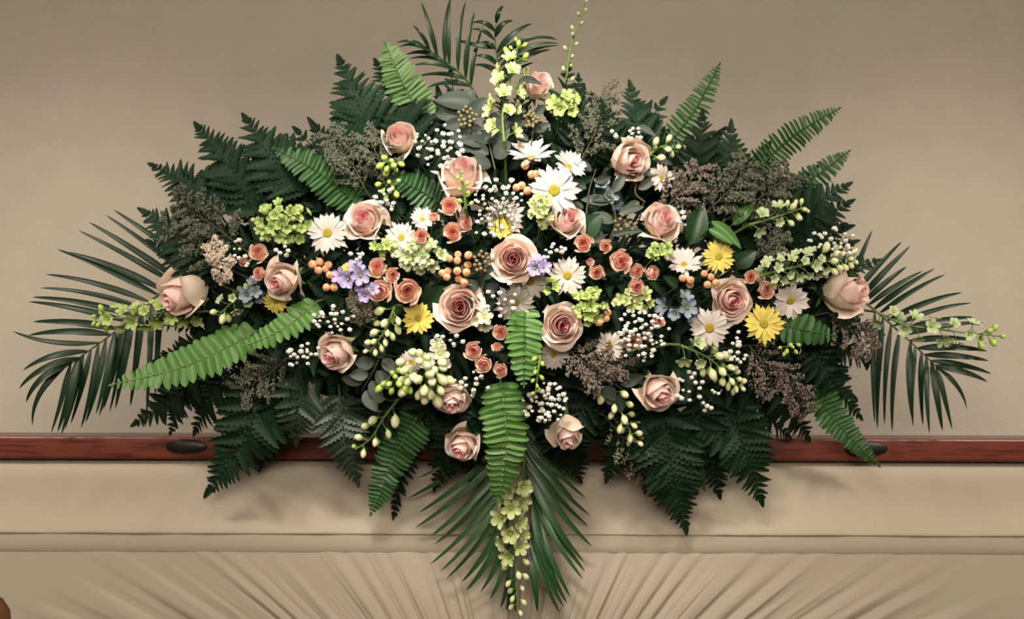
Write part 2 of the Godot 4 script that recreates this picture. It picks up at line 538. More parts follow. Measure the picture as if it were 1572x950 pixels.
func strap(a: Vector3, b: Vector3, sag: Vector3, wide: float, up: Vector3) -> ArrayMesh:     # a long palm leaflet from a to b, bowed by sag
	var mid := (a + b) * 0.5 + sag
	return grid_mesh(2, 14,
		func(u: float, v: float):
			var p := a.lerp(mid, v).lerp(mid.lerp(b, v), v)
			var d := ((mid - a) * (1.0 - v) + (b - mid) * v).normalized()
			var side := d.cross(up).normalized()
			var w := wide * sin(minf(1.0, v * 2.6 + 0.15) * PI * 0.5) * pow(maxf(0.0, 1.0 - v), 0.55)
			return p + side * (u - 0.5) * w + up * absf(u - 0.5) * w * 0.35,
		func(u: float, _v: float): return Color(1.2, 1.2, 1.1) if u == 0.5 else Color.WHITE)

func palm(label: String, spine: Array, wide: float, leaves: Array, m := "palm", sags := 0.03) -> void:      # leaves: [share along the spine, tip x, tip y, bow in pixels, tip depth]
	var pts := []
	for p in spine:
		pts.append(at(p[0], p[1], p[2]))
	var root: Vector3 = pts[0]
	var curve := smooth_path(pts, 40)
	var t := thing("palm_frond", label, "palm frond", root, "palm fronds")
	var inside := PackedVector3Array()
	for p in curve:
		inside.append(p - root)
	var st := start()
	tube(st, inside, 0.0026, 0.0008, 6)
	tube(st, smooth_path([Vector3.ZERO, -inside[4], foam_point(spine[0][0], spine[0][1]) - root], 6), 0.0026, 0.0028, 5)
	part("rachis", done(st), mats["palm_rachis"], t)
	for l in leaves:
		var fi: float = l[0] * 39.99
		var i := int(fi)
		var a := inside[i].lerp(inside[i + 1], fi - i)
		var za := (curve[i]).z
		var zt: float = l[4] if l.size() > 4 else za + rng.randf_range(-0.025, 0.02)
		var b := at(l[1], l[2], zt) - root
		var along := inside[mini(i + 1, 40)] - inside[i]
		var d := (b - a).normalized()
		var bow: Vector3 = Vector3(-d.y, d.x, 0.0) * l[3] * mm(za)
		var up := Vector3(rng.randf_range(-0.3, 0.3), rng.randf_range(0.1, 0.5), 1.0).normalized()
		part("leaflet", strap(a, b, bow + Vector3(0, 0, sags), wide * mm(za) * rng.randf_range(0.85, 1.15), up), mats[m], t)
		along = along

func caspia(label: String, bx: float, by: float, tx: float, ty: float, spread: float, twigs: int, m: String, dz := 0.0, per := 16, s := 2.6) -> void:
	var zb := dome(bx, by) + dz - 0.02
	var zt := dome(tx, ty) + dz
	var root := at(bx, by, zb)
	var spine := smooth_path([root, at((bx + tx) * 0.5 + 6, (by + ty) * 0.5, (zb + zt) * 0.5 + 0.012), at(tx, ty, zt)], 20)
	var t := thing("caspia_sprig", label, "filler flower", root, "feathery caspia sprigs")
	var st := start()
	var fl := SurfaceTool.new()
	fl.begin(Mesh.PRIMITIVE_TRIANGLES)
	var nst: int
	var inside := PackedVector3Array()
	for p in spine:
		inside.append(p - root)
	tube(st, inside, 0.0013, 0.0006, 4)
	tube(st, smooth_path([Vector3.ZERO, foam_point(bx, by) - root], 3), 0.0013, 0.0015, 4)
	nst = lib["_n"]
	var nfl := 0
	for k in twigs:
		var f := (k + 0.6) / twigs
		var i := clampi(int(f * 20), 0, 19)
		var here := inside[i]
		var along := (inside[i + 1] - inside[i]).normalized()
		var side := along.cross(Vector3(0, 0, 1)).normalized() * (1.0 if k % 2 else -1.0)
		var l := spread * 0.001 * (1.05 - 0.55 * f) * rng.randf_range(0.7, 1.2)
		var e := here + (side * rng.randf_range(0.6, 1.0) + along * rng.randf_range(0.4, 1.0) + Vector3(0, 0, rng.randf_range(-0.3, 0.7))).normalized() * l
		var bowed := here.lerp(e, 0.5) + along * l * 0.12
		var tw := smooth_path([here, bowed, e], 8)
		lib["_n"] = nst
		tube(st, tw, 0.0007, 0.0004, 4)
		nst = lib["_n"]
		lib["_n"] = nfl
		for q in per * 2:
			var g := 0.25 + 0.75 * (q + rng.randf()) / (per * 2)
			var gi := clampi(int(g * 8), 0, 7)
			var c := tw[gi].lerp(tw[gi + 1], g * 8 - gi) + Vector3(rng.randf_range(-1, 1), rng.randf_range(-1, 1), rng.randf_range(-1, 1)) * 0.0034
			var tone := rng.randf_range(0.7, 1.25)
			blob(fl, c, s * 0.00052 * rng.randf_range(0.6, 1.2), Color(tone, tone, tone), Vector3(1, 2.2, 1))
		nfl = lib["_n"]
	part("stem", done(st), mats["twig"], t)
	var fluff := part("florets", done(fl), mats[m], t)
	fluff.set_meta("kind", "stuff")

func leaf_mesh(round_: float) -> ArrayMesh:
	var key := "leaf%.2f" % round_
	if not lib.has(key):
		lib[key] = blade(func(v: float): return pow(sin(pow(v, 0.8) * PI), round_), 12, 0.12, 0.16)
	return lib[key]

func put_leaf(t: Node3D, a: Vector3, b: Vector3, wide: float, up: Vector3, m: String, round_ := 0.8) -> void:
	var d := b - a
	var u := (up - d.normalized() * up.dot(d.normalized())).normalized()
	part("leaf", leaf_mesh(round_), mats[m], t, Transform3D(Basis(d, u.cross(d.normalized()) * wide, u * d.length()), a))

func eucalyptus(label: String, path: Array, n: int, long: float, wide: float, m: String, seeds := [], dz := -0.005) -> void:
	var pts := []
	for p in path:
		pts.append(at(p[0], p[1], dome(p[0], p[1]) + dz))
	var root: Vector3 = pts[0]
	var curve := smooth_path(pts, 20)
	var t := thing("eucalyptus_sprig", label, "eucalyptus", root, "seeded eucalyptus sprigs")
	var st := start()
	var inside := PackedVector3Array()
	for p in curve:
		inside.append(p - root)
	tube(st, inside, 0.0016, 0.0008, 5)
	tube(st, smooth_path([Vector3.ZERO, foam_point(path[0][0], path[0][1]) - root], 3), 0.0016, 0.0018, 4)
	for k in n:
		var f := (k + 0.5) / n
		var i := clampi(int(f * 20), 0, 19)
		var along := (inside[i + 1] - inside[i]).normalized()
		var side := along.cross(Vector3(0, 0, 1)).normalized() * (1.0 if k % 2 else -1.0)
		var dir := (side * 0.9 + along * rng.randf_range(0.2, 0.8) + Vector3(0, 0, rng.randf_range(-0.1, 0.5))).normalized()
		var a := inside[i] + dir * 0.005
		put_leaf(t, a, a + dir * long * 0.001 * rng.randf_range(0.75, 1.15), wide * 0.001 * rng.randf_range(0.85, 1.1), Vector3(rng.randf_range(-0.4, 0.4), rng.randf_range(-0.1, 0.6), 1), m, 0.75)
	for sd in seeds:
		for k in 16:
			var r: float = sqrt((k + 0.5) / 16.0) * sd[2]
			var c := at(sd[0] + cos(k * 2.4) * r, sd[1] + sin(k * 2.4) * r, dome(sd[0], sd[1]) + 0.02 + rng.randf_range(-0.006, 0.006)) - root
			part("seed", lib["berry"], mats["seed"], t, Transform3D(basis_up(facing(cos(k * 2.4) * 0.6, -sin(k * 2.4) * 0.6), k).scaled(Vector3.ONE * 0.0055), c))
			tube(st, smooth_path([c, inside[10]], 2), 0.0005, 0.0006, 3)
	part("stem", done(st), mats["twig"], t)

func leaf(label: String, bx: float, by: float, tx: float, ty: float, wide: float, m: String, dz := 0.0, round_ := 0.8, up := Vector3(0.1, 0.35, 1)) -> void:
	var root := at(bx, by, dome(bx, by) + dz - 0.01)
	var t := thing("broad_leaf", label, "leaf", root, "broad single leaves")
	var b := at(tx, ty, dome(tx, ty) + dz + 0.01) - root
	put_leaf(t, Vector3.ZERO, b, wide * mm(dome(bx, by)), up, m, round_)
	var st := start()
	tube(st, smooth_path([Vector3.ZERO, foam_point(bx, by) - root], 3), 0.0012, 0.0015, 4)
	part("stem", done(st), mats["stem"], t)

# ---------------------------------------------------------------- room, lamps and casket

func spot(where: Vector3, aim: Vector3, energy: float, angle: float, soft: float, size: float, color: Color, label: String) -> void:
	var lamp := thing("unseen_ceiling_lamp", label, "lamp", where, "unseen ceiling lamps")  # ceiling spot out of view, placed to light the spray and the wall
	var ring := TorusMesh.new()
	ring.inner_radius = 0.075
	ring.outer_radius = 0.095
	part("trim_ring", ring, mats["lamp_trim"], lamp, Transform3D(Basis().scaled(Vector3(1, 0.4, 1)), Vector3(0, -0.002, 0)))
	var disc := CylinderMesh.new()
	disc.top_radius = 0.076
	disc.bottom_radius = 0.076
	disc.height = 0.006
	part("bulb_glass", disc, mats["lamp_glow"], lamp, Transform3D(Basis(), Vector3(0, -0.004, 0)))
	var l := SpotLight3D.new()
	l.name = "spot_light"
	l.light_color = color
	l.light_energy = energy
	l.spot_range = 8.0
	l.spot_attenuation = 2.0
	l.spot_angle = angle
	l.spot_angle_attenuation = soft
	l.light_size = size
	l.shadow_enabled = true
	add_child(l)
	l.look_at_from_position(where + Vector3(0, -0.03, 0), aim, Vector3(0, 0, -1))

func area(where: Vector3, aim: Vector3, size: Vector2, energy: float, color: Color, label: String) -> void:
	var lamp := thing("added_fill_panel", label, "lamp", where, "added fill light panels")  # added fill light with its own fitting, brightens the flowers from the front
	lamp.look_at_from_position(where, aim, Vector3(0, 0, -1))
	part("panel_frame", box(Vector3(size.x + 0.06, size.y + 0.06, 0.02)), mats["lamp_trim"], lamp, Transform3D(Basis(), Vector3(0, 0, 0.004)))
	part("diffuser", box(Vector3(size.x, size.y, 0.006)), mats["lamp_glow"], lamp, Transform3D(Basis(), Vector3(0, 0, -0.008)))
	part("hanger", box(Vector3(0.03, 0.03, 0.34)), mats["lamp_trim"], lamp, Transform3D(lamp.basis.inverse() * Basis(Vector3.RIGHT, PI / 2), lamp.basis.inverse() * Vector3(0, 0.17, 0.0)))
	var l := AreaLight3D.new()
	l.name = "fill_light"
	l.area_size = size
	l.light_energy = energy
	l.light_color = color
	l.area_range = 8.0
	l.shadow_enabled = true
	add_child(l)
	l.transform = lamp.transform.translated_local(Vector3(0, 0, -0.02))

func box(size: Vector3) -> BoxMesh:
	var b := BoxMesh.new()
	b.size = size
	return b

func extruded(profile: Array, x0: float, x1: float, nx: int, wrinkle: Callable) -> ArrayMesh:   # profile rows Vector2(y, z), swept along x
	var n := profile.size() - 1
	return grid_mesh(nx, n,
		func(u: float, v: float):
			var p: Vector2 = profile[int(round(v * n))]
			var x := lerpf(x0, x1, u)
			return Vector3(x, p.x, p.y) + wrinkle.call(x, v),
		func(_u: float, _v: float): return Color.WHITE)

func noise_texture(freq: float, octaves: int, ramp: Array, w := 512, h := 512, sd := 1, as_normal := false) -> NoiseTexture2D:
	var n := FastNoiseLite.new()
	n.seed = sd
	n.frequency = freq
	n.fractal_octaves = octaves
	var t := NoiseTexture2D.new()
	t.noise = n
	t.width = w
	t.height = h
	t.seamless = true
	t.as_normal_map = as_normal
	if ramp.size():
		var g := Gradient.new()
		g.offsets = PackedFloat32Array([0.0, 1.0])
		g.colors = PackedColorArray([ramp[0], ramp[-1]])
		if ramp.size() == 3:
			g.add_point(0.5, ramp[1])
		t.color_ramp = g
	return t

func make_materials() -> void:
	var m := mat("wall", srgb(203, 193, 178), 0.92)
	m.albedo_texture = noise_texture(0.01, 3, [Color(0.97, 0.97, 0.97), Color(1, 1, 1)])
	m.heightmap_enabled = true
	m.heightmap_texture = noise_texture(0.12, 3, [Color.BLACK, Color.WHITE], 512, 512, 5)
	m.heightmap_scale = 0.05
	m.uv1_triplanar = true
	m.uv1_world_triplanar = true
	m.uv1_scale = Vector3(2, 2, 2)
	mat("ceiling", srgb(228, 220, 205), 0.95)
	m = mat("carpet", srgb(120, 92, 78), 1.0)
	m.albedo_texture = noise_texture(0.2, 3, [Color(0.7, 0.7, 0.7), Color(1, 1, 1)], 512, 512, 9)
	m.uv1_triplanar = true
	m = mat("mahogany", srgb(116, 58, 46), 0.36, false, Color.BLACK, 0.5)
	m.albedo_texture = noise_texture(0.018, 5, [Color(0.62, 0.52, 0.5), Color(1, 1, 1), Color(1.0, 0.86, 0.8)], 512, 512, 3)
	m.uv1_triplanar = true
	m.uv1_scale = Vector3(1.2, 16, 16)
	m.clearcoat_enabled = true
	m.clearcoat = 0.4
	m.clearcoat_roughness = 0.25
	m = mat("crepe", srgb(181, 169, 151), 0.8)
	m.heightmap_enabled = true
	m.heightmap_texture = noise_texture(0.25, 2, [Color.BLACK, Color.WHITE], 512, 512, 11)
	m.heightmap_scale = 0.02
	m.uv1_triplanar = true
	m.uv1_scale = Vector3(6, 6, 6)
	m.rim_enabled = true
	m.rim = 0.25
	mat("black_metal", srgb(24, 20, 18), 0.45)
	mat("lamp_trim", srgb(225, 222, 215), 0.5)
	m = mat("lamp_glow", srgb(255, 240, 215), 0.5)
	m.emission_enabled = true
	m.emission = srgb(255, 236, 205)
	m.emission_energy_multiplier = 2.0
	mat("post", srgb(118, 78, 54), 0.5)
	# plants: leaf tones
	mat("fern_bright", srgb(92, 136, 66), 0.5, true, Color(0.18, 0.28, 0.08))
	mat("fern_pale", srgb(92, 124, 74), 0.55, true, Color(0.14, 0.2, 0.08))
	mat("fern_mid", srgb(50, 92, 42), 0.5, true, Color(0.10, 0.18, 0.06))
	mat("fern_dark", srgb(36, 78, 34), 0.5, true, Color(0.08, 0.14, 0.04))
	mat("fern_stem", srgb(120, 142, 86), 0.6)
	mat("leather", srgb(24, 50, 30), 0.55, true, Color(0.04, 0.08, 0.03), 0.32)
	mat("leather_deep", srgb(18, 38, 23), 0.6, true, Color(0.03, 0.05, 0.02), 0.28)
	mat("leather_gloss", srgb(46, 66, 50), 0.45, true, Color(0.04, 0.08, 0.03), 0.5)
	mat("palm", srgb(28, 52, 31), 0.42, true, Color(0.05, 0.10, 0.03), 0.4)
	mat("palm_green", srgb(40, 78, 38), 0.42, true, Color(0.08, 0.16, 0.05), 0.55)
	mat("palm_rachis", srgb(72, 84, 50), 0.5)
	mat("broad", srgb(34, 66, 36), 0.35, true, Color(0.08, 0.14, 0.04))
	mat("broad_bright", srgb(78, 126, 58), 0.4, true, Color(0.2, 0.3, 0.08))
	mat("gum", srgb(76, 86, 74), 0.6, true, Color(0.1, 0.12, 0.09))
	mat("gum_dark", srgb(54, 66, 56), 0.6, true, Color(0.06, 0.08, 0.06))
	mat("stem", srgb(62, 84, 44), 0.6)
	mat("green_stem", srgb(112, 138, 74), 0.55)
	mat("twig", srgb(82, 78, 58), 0.8)
	mat("seed", srgb(136, 132, 96), 0.7, true)
	mat("foam", srgb(22, 38, 24), 0.95)
	# flowers
	mat("rose_petal", Color.WHITE, 0.62, true, Color(0.7, 0.69, 0.68), 0.3)
	mat("spray_petal", Color.WHITE, 0.62, true, Color(0.7, 0.64, 0.62), 0.3)
	mat("sepal", srgb(84, 112, 60), 0.6)
	mat("daisy_white", srgb(214, 205, 199), 0.7, false, Color(0.25, 0.24, 0.22), 0.3)
	mat("daisy_yellow", srgb(234, 214, 112), 0.7, false, Color(0.3, 0.26, 0.08), 0.3)
	mat("disc_white", srgb(168, 150, 48), 0.9, true)
	mat("disc_yellow", srgb(178, 160, 58), 0.9, true)
	mat("berry", srgb(246, 186, 142), 0.28, true, Color.BLACK, 0.6)
	mat("cream_floret", srgb(200, 208, 152), 0.65, true, Color(0.25, 0.26, 0.18))
	mat("white_floret", srgb(240, 238, 216), 0.65, true, Color(0.25, 0.26, 0.2))
	mat("lime_floret", srgb(184, 202, 128), 0.65, true, Color(0.25, 0.28, 0.12))
	mat("pale_floret", srgb(196, 208, 168), 0.65, true, Color(0.22, 0.24, 0.16))
	mat("lavender_floret", srgb(186, 172, 226), 0.65, true, Color(0.2, 0.18, 0.26))
	mat("blue_floret", srgb(142, 152, 172), 0.65, true, Color(0.18, 0.19, 0.24))
	mat("cream_bud", srgb(236, 236, 196), 0.5, true, Color(0.2, 0.22, 0.14))
	mat("lime_bud", srgb(188, 212, 112), 0.5, true, Color(0.2, 0.24, 0.1))
	mat("pale_bud", srgb(190, 204, 160), 0.5, true, Color(0.18, 0.2, 0.14))
	mat("blossom", srgb(250, 248, 240), 0.75, false, Color(0.4, 0.4, 0.38))
	mat("caspia_grey", srgb(102, 108, 90), 0.9, true)
	mat("caspia_mauve", srgb(132, 120, 110), 0.9, true)
	mat("caspia_pale", srgb(150, 146, 124), 0.9, true)
	mat("statice", srgb(214, 200, 180), 0.9, true)

func build_room() -> void:
	structure("floor", box(Vector3(5.4, 0.1, 4.4)), mats["carpet"], Vector3(0, -0.05, 1.66))
	structure("ceiling", box(Vector3(5.4, 0.1, 4.4)), mats["ceiling"], Vector3(0, 2.75, 1.66))
	structure("wall_back", box(Vector3(5.4, 2.7, 0.1)), mats["wall"], Vector3(0, 1.35, WALL_Z - 0.05))
	structure("wall_left", box(Vector3(0.1, 2.7, 4.2)), mats["wall"], Vector3(-2.65, 1.35, 1.76))
	structure("wall_right", box(Vector3(0.1, 2.7, 4.2)), mats["wall"], Vector3(2.65, 1.35, 1.76))
	structure("wall_front", box(Vector3(5.4, 2.7, 0.1)), mats["wall"], Vector3(0, 1.35, 3.81))

func build_casket() -> void:
	var y_top := at(786, 669, 0).y
	var t := thing("casket", "mahogany casket with open lid lined in cream crepe, the flowers lying on its lid edge", "casket", Vector3(0, 0, 0.25))
	var o := -t.position
	var y := func(py: float) -> float: return y_top - (py - 669.0) * 0.001
	# the wooden edge of the lid, rounded where it catches the light
	var rail := [Vector2(y.call(706), -0.062), Vector2(y.call(706), -0.004), Vector2(y.call(705.4), -0.001), Vector2(y.call(704), 0.0), Vector2(y.call(700), 0.0), Vector2(y.call(696), 0.0), Vector2(y.call(690), 0.0005), Vector2(y.call(684), 0.0005), Vector2(y.call(678), 0.0), Vector2(y.call(675), 0.0), Vector2(y.call(673.2), -0.0005), Vector2(y.call(672.3), -0.002), Vector2(y.call(672), -0.004), Vector2(y.call(672), -0.03), Vector2(y.call(672), -0.062), Vector2(y.call(706), -0.062)]
	var plain := func(_x: float, _v: float) -> Vector3: return Vector3.ZERO
	part("lid_rail", extruded(rail, -1.06, 1.06, 24, plain), mats["mahogany"], t, Transform3D(Basis(), o))
	part("lid_shell", box(Vector3(2.12, 0.56, 0.012)), mats["mahogany"], t, Transform3D(Basis(), Vector3(0, y_top - 0.31, -0.054) + o))
	for s in [-1.0, 1.0]:
		part("lid_end", box(Vector3(0.03, 0.56, 0.06)), mats["mahogany"], t, Transform3D(Basis(), Vector3(s * 1.045, y_top - 0.318, -0.03) + o))
	for px in [286.0, 1331.0]:
		var d := SphereMesh.new()
		d.radius = 0.5
		d.height = 1.0
		part("rail_bumper", d, mats["black_metal"], t, Transform3D(Basis().scaled(Vector3(0.064, 0.023, 0.010)), at(px, 687 + (px - 786) * 0.003, 0.002) + o))
	# the puffed border of the lining, hanging from under the rail and flaring to a hem
	var hem := []
	for p in [[705, -0.024], [710, -0.022], [713, -0.016], [715, -0.009], [717.5, -0.0045], [721, -0.0015], [728, 0.0005], [736, 0.002], [746, 0.0025], [757, 0.0035], [768, 0.0048], [778, 0.007], [788, 0.010], [797, 0.0135], [805, 0.0172], [812, 0.0204], [815.5, 0.0216], [816.8, 0.0212], [817.2, 0.0200], [817.2, 0.019]]:
		hem.append(Vector2(y.call(p[0]), p[1]))
	var folds := FastNoiseLite.new()
	folds.seed = 4
	folds.frequency = 7.0
	var soft := func(x: float, v: float) -> Vector3: return Vector3(0, folds.get_noise_2d(x * 0.4, 9.0) * 0.0015 * v, (folds.get_noise_2d(x * 1.6, v * 0.12) * 0.0045) * sin(clampf(v, 0, 1) * PI))
	part("puffed_border", extruded(hem, -1.03, 1.03, 220, soft), mats["crepe"], t, Transform3D(Basis(), o))
	# flat band, then the sunburst of pleats gathered towards a point below the frame
	part("flat_band", extruded([Vector2(y.call(810), 0.0184), Vector2(y.call(818), 0.0190), Vector2(y.call(826), 0.0192), Vector2(y.call(833), 0.0190), Vector2(y.call(838), 0.0184), Vector2(y.call(842), 0.0172), Vector2(y.call(845), 0.0160)], -1.03, 1.03, 20, plain), mats["crepe"], t, Transform3D(Basis(), o))
	var hub := Vector2(0.0, y.call(1235))
	var wob := FastNoiseLite.new()
	wob.seed = 12
	wob.frequency = 1.0
	part("pleated_panel", grid_mesh(1100, 44,
		func(u: float, v: float):
			var a := lerpf(0.04, PI - 0.04, u)
			var top: float = y.call(836) - hub.y
			var r: float = lerpf(0.012, minf(top / sin(a), 1.03 / maxf(absf(cos(a)), 0.001)), v)
			var x := hub.x + cos(a) * r
			var yy: float = hub.y + sin(a) * r
			var ph := a * 11.5 + wob.get_noise_2d(a * 4.0, 0.0) * 1.3 + wob.get_noise_2d(a * 3.0, r * 1.5) * 0.35
			var fr := fposmod(ph, 1.0)
			var ridge := pow(sin(fr * PI), 1.6) * (0.75 + 0.5 * wob.get_noise_2d(floor(ph) * 3.7, 4.0))
			var fade: float = smoothstep(0.0, 0.09, y.call(838) - yy - 0.10 * x * x) * 0.8 + 0.2 * smoothstep(0.0, 0.01, y.call(838) - yy)
			fade *= 1.0 - smoothstep(0.62, 0.86, r)
			return Vector3(x, yy, 0.0150 + 0.0090 * ridge * fade),
		func(_u: float, _v: float): return Color.WHITE), mats["crepe"], t, Transform3D(Basis(), o))
	var button := SphereMesh.new()
	button.radius = 0.022
	button.height = 0.03
	part("hub_button", button, mats["crepe"], t, Transform3D(Basis(), Vector3(hub.x, hub.y, 0.012) + o))
	part("lower_panel", box(Vector3(2.06, 0.06, 0.03)), mats["crepe"], t, Transform3D(Basis(), Vector3(0, hub.y - 0.03, -0.003) + o))
	# the box below, out of the picture
	var shell := [[Vector3(2.12, 0.50, 0.03), Vector3(0, 0.60, 0.60)], [Vector3(2.12, 0.50, 0.03), Vector3(0, 0.60, -0.03)], [Vector3(0.03, 0.50, 0.60), Vector3(1.045, 0.60, 0.285)], [Vector3(0.03, 0.50, 0.60), Vector3(-1.045, 0.60, 0.285)]]
	for b in shell:
		part("side_board", box(b[0]), mats["mahogany"], t, Transform3D(Basis(), b[1] + o))
	part("bed", box(Vector3(2.06, 0.05, 0.60)), mats["crepe"], t, Transform3D(Basis(), Vector3(0, 0.55, 0.285) + o))
	part("bier", box(Vector3(1.8, 0.36, 0.5)), mats["black_metal"], t, Transform3D(Basis(), Vector3(0, 0.18, 0.285) + o))

func build_foam() -> void:
	var t := thing("floral_foam", "dark green floral foam block in the shadow behind the flowers, resting on the lid rail", "floral foam", at(790, 668, -0.032))
	var lump := FastNoiseLite.new()
	lump.seed = 2
	lump.frequency = 9.0
	part("foam", grid_mesh(40, 20,
		func(u: float, v: float):
			var a := u * TAU
			var b := (v - 0.5) * PI
			var p := Vector3(cos(a) * cos(b) * 0.36, sin(b) * 0.16, sin(a) * cos(b) * 0.065)
			return p * (1.0 + 0.12 * lump.get_noise_3dv(p * 1.5)) + Vector3(0, 0.152, 0.01),
		func(_u: float, _v: float): return Color.WHITE), mats["foam"], t)
	part("saddle_tray", box(Vector3(0.42, 0.012, 0.07)), mats["foam"], t, Transform3D(Basis(), Vector3(0, 0.006, 0)))

func build_post() -> void:
	var p := at(-14, 956, 0.80)
	var prof := []
	for r in [[0.0, 0.022], [0.012, 0.021], [0.022, 0.016], [0.028, 0.006], [0.029, -0.008], [0.024, -0.022], [0.018, -0.03], [0.024, -0.036], [0.024, -0.044], [0.017, -0.052], [0.019, -0.3], [0.021, -0.7], [0.024, -1.0]]:
		prof.append([r[0], r[1], Color.WHITE])
	var foot := Vector3(p.x - 0.012, 0, p.z)
	var t := thing("wooden_post", "dark brown rounded post top just showing at the bottom left corner", "post", foot)
	part("turned_post", lathe(prof, 20), mats["post"], t, Transform3D(Basis(), Vector3(0, p.y + 0.004, 0)))
	part("foot_plate", box(Vector3(0.16, p.y - 0.99 if p.y > 1.0 else 0.05, 0.16)), mats["post"], t, Transform3D(Basis(), Vector3(0, (p.y - 0.99) * 0.5, 0)))

# ---------------------------------------------------------------- the scene

func _ready() -> void:
	rng.seed = 20240
	lens_basis = Basis(Vector3.BACK, ROLL)
	var cam := Camera3D.new()
	cam.name = "camera"
	cam.transform = Transform3D(lens_basis, EYE)
	cam.fov = rad_to_deg(2.0 * atan(475.0 / FOCAL))
	cam.near = 0.05
	cam.far = 30.0
	add_child(cam)
	cam.current = true
	var env := Environment.new()
	env.background_mode = Environment.BG_COLOR
	env.background_color = Color(0.02, 0.02, 0.02)
	env.tonemap_mode = Environment.TONE_MAPPER_LINEAR
	env.tonemap_exposure = 1.15
	env.sdfgi_enabled = true
	env.ssao_enabled = true
	env.ssil_enabled = true
	var we := WorldEnvironment.new()
	we.name = "world_environment"
	we.environment = env
	add_child(we)
	make_materials()
	var warm := Color(1.0, 0.955, 0.90)
	spot(Vector3(-0.15, 2.69, 1.05), Vector3(0.0, 1.74, 0.0), 4.4, 20.5, 1.0, 0.16, warm, "unseen ceiling spot lamp, lighting the spray from above the middle of the casket")
	spot(Vector3(-1.3, 2.69, 1.05), Vector3(-0.80, 1.61, 0.0), 2.6, 24.0, 1.0, 0.16, warm, "unseen ceiling spot lamp, lighting the spray from above the left end of the casket")
	spot(Vector3(1.3, 2.69, 1.05), Vector3(0.80, 1.61, 0.0), 2.6, 24.0, 1.0, 0.16, warm, "unseen ceiling spot lamp, lighting the spray from above the right end of the casket")
	area(Vector3(0, 2.38, 2.7), Vector3(0, 1.50, 0.0), Vector2(1.6, 0.5), 2.7, warm, "added fill light panel behind the viewer")
	build_room()
	build_casket()
	build_post()
	make_library()
	build_foam()
	build_greens()
	build_flowers()

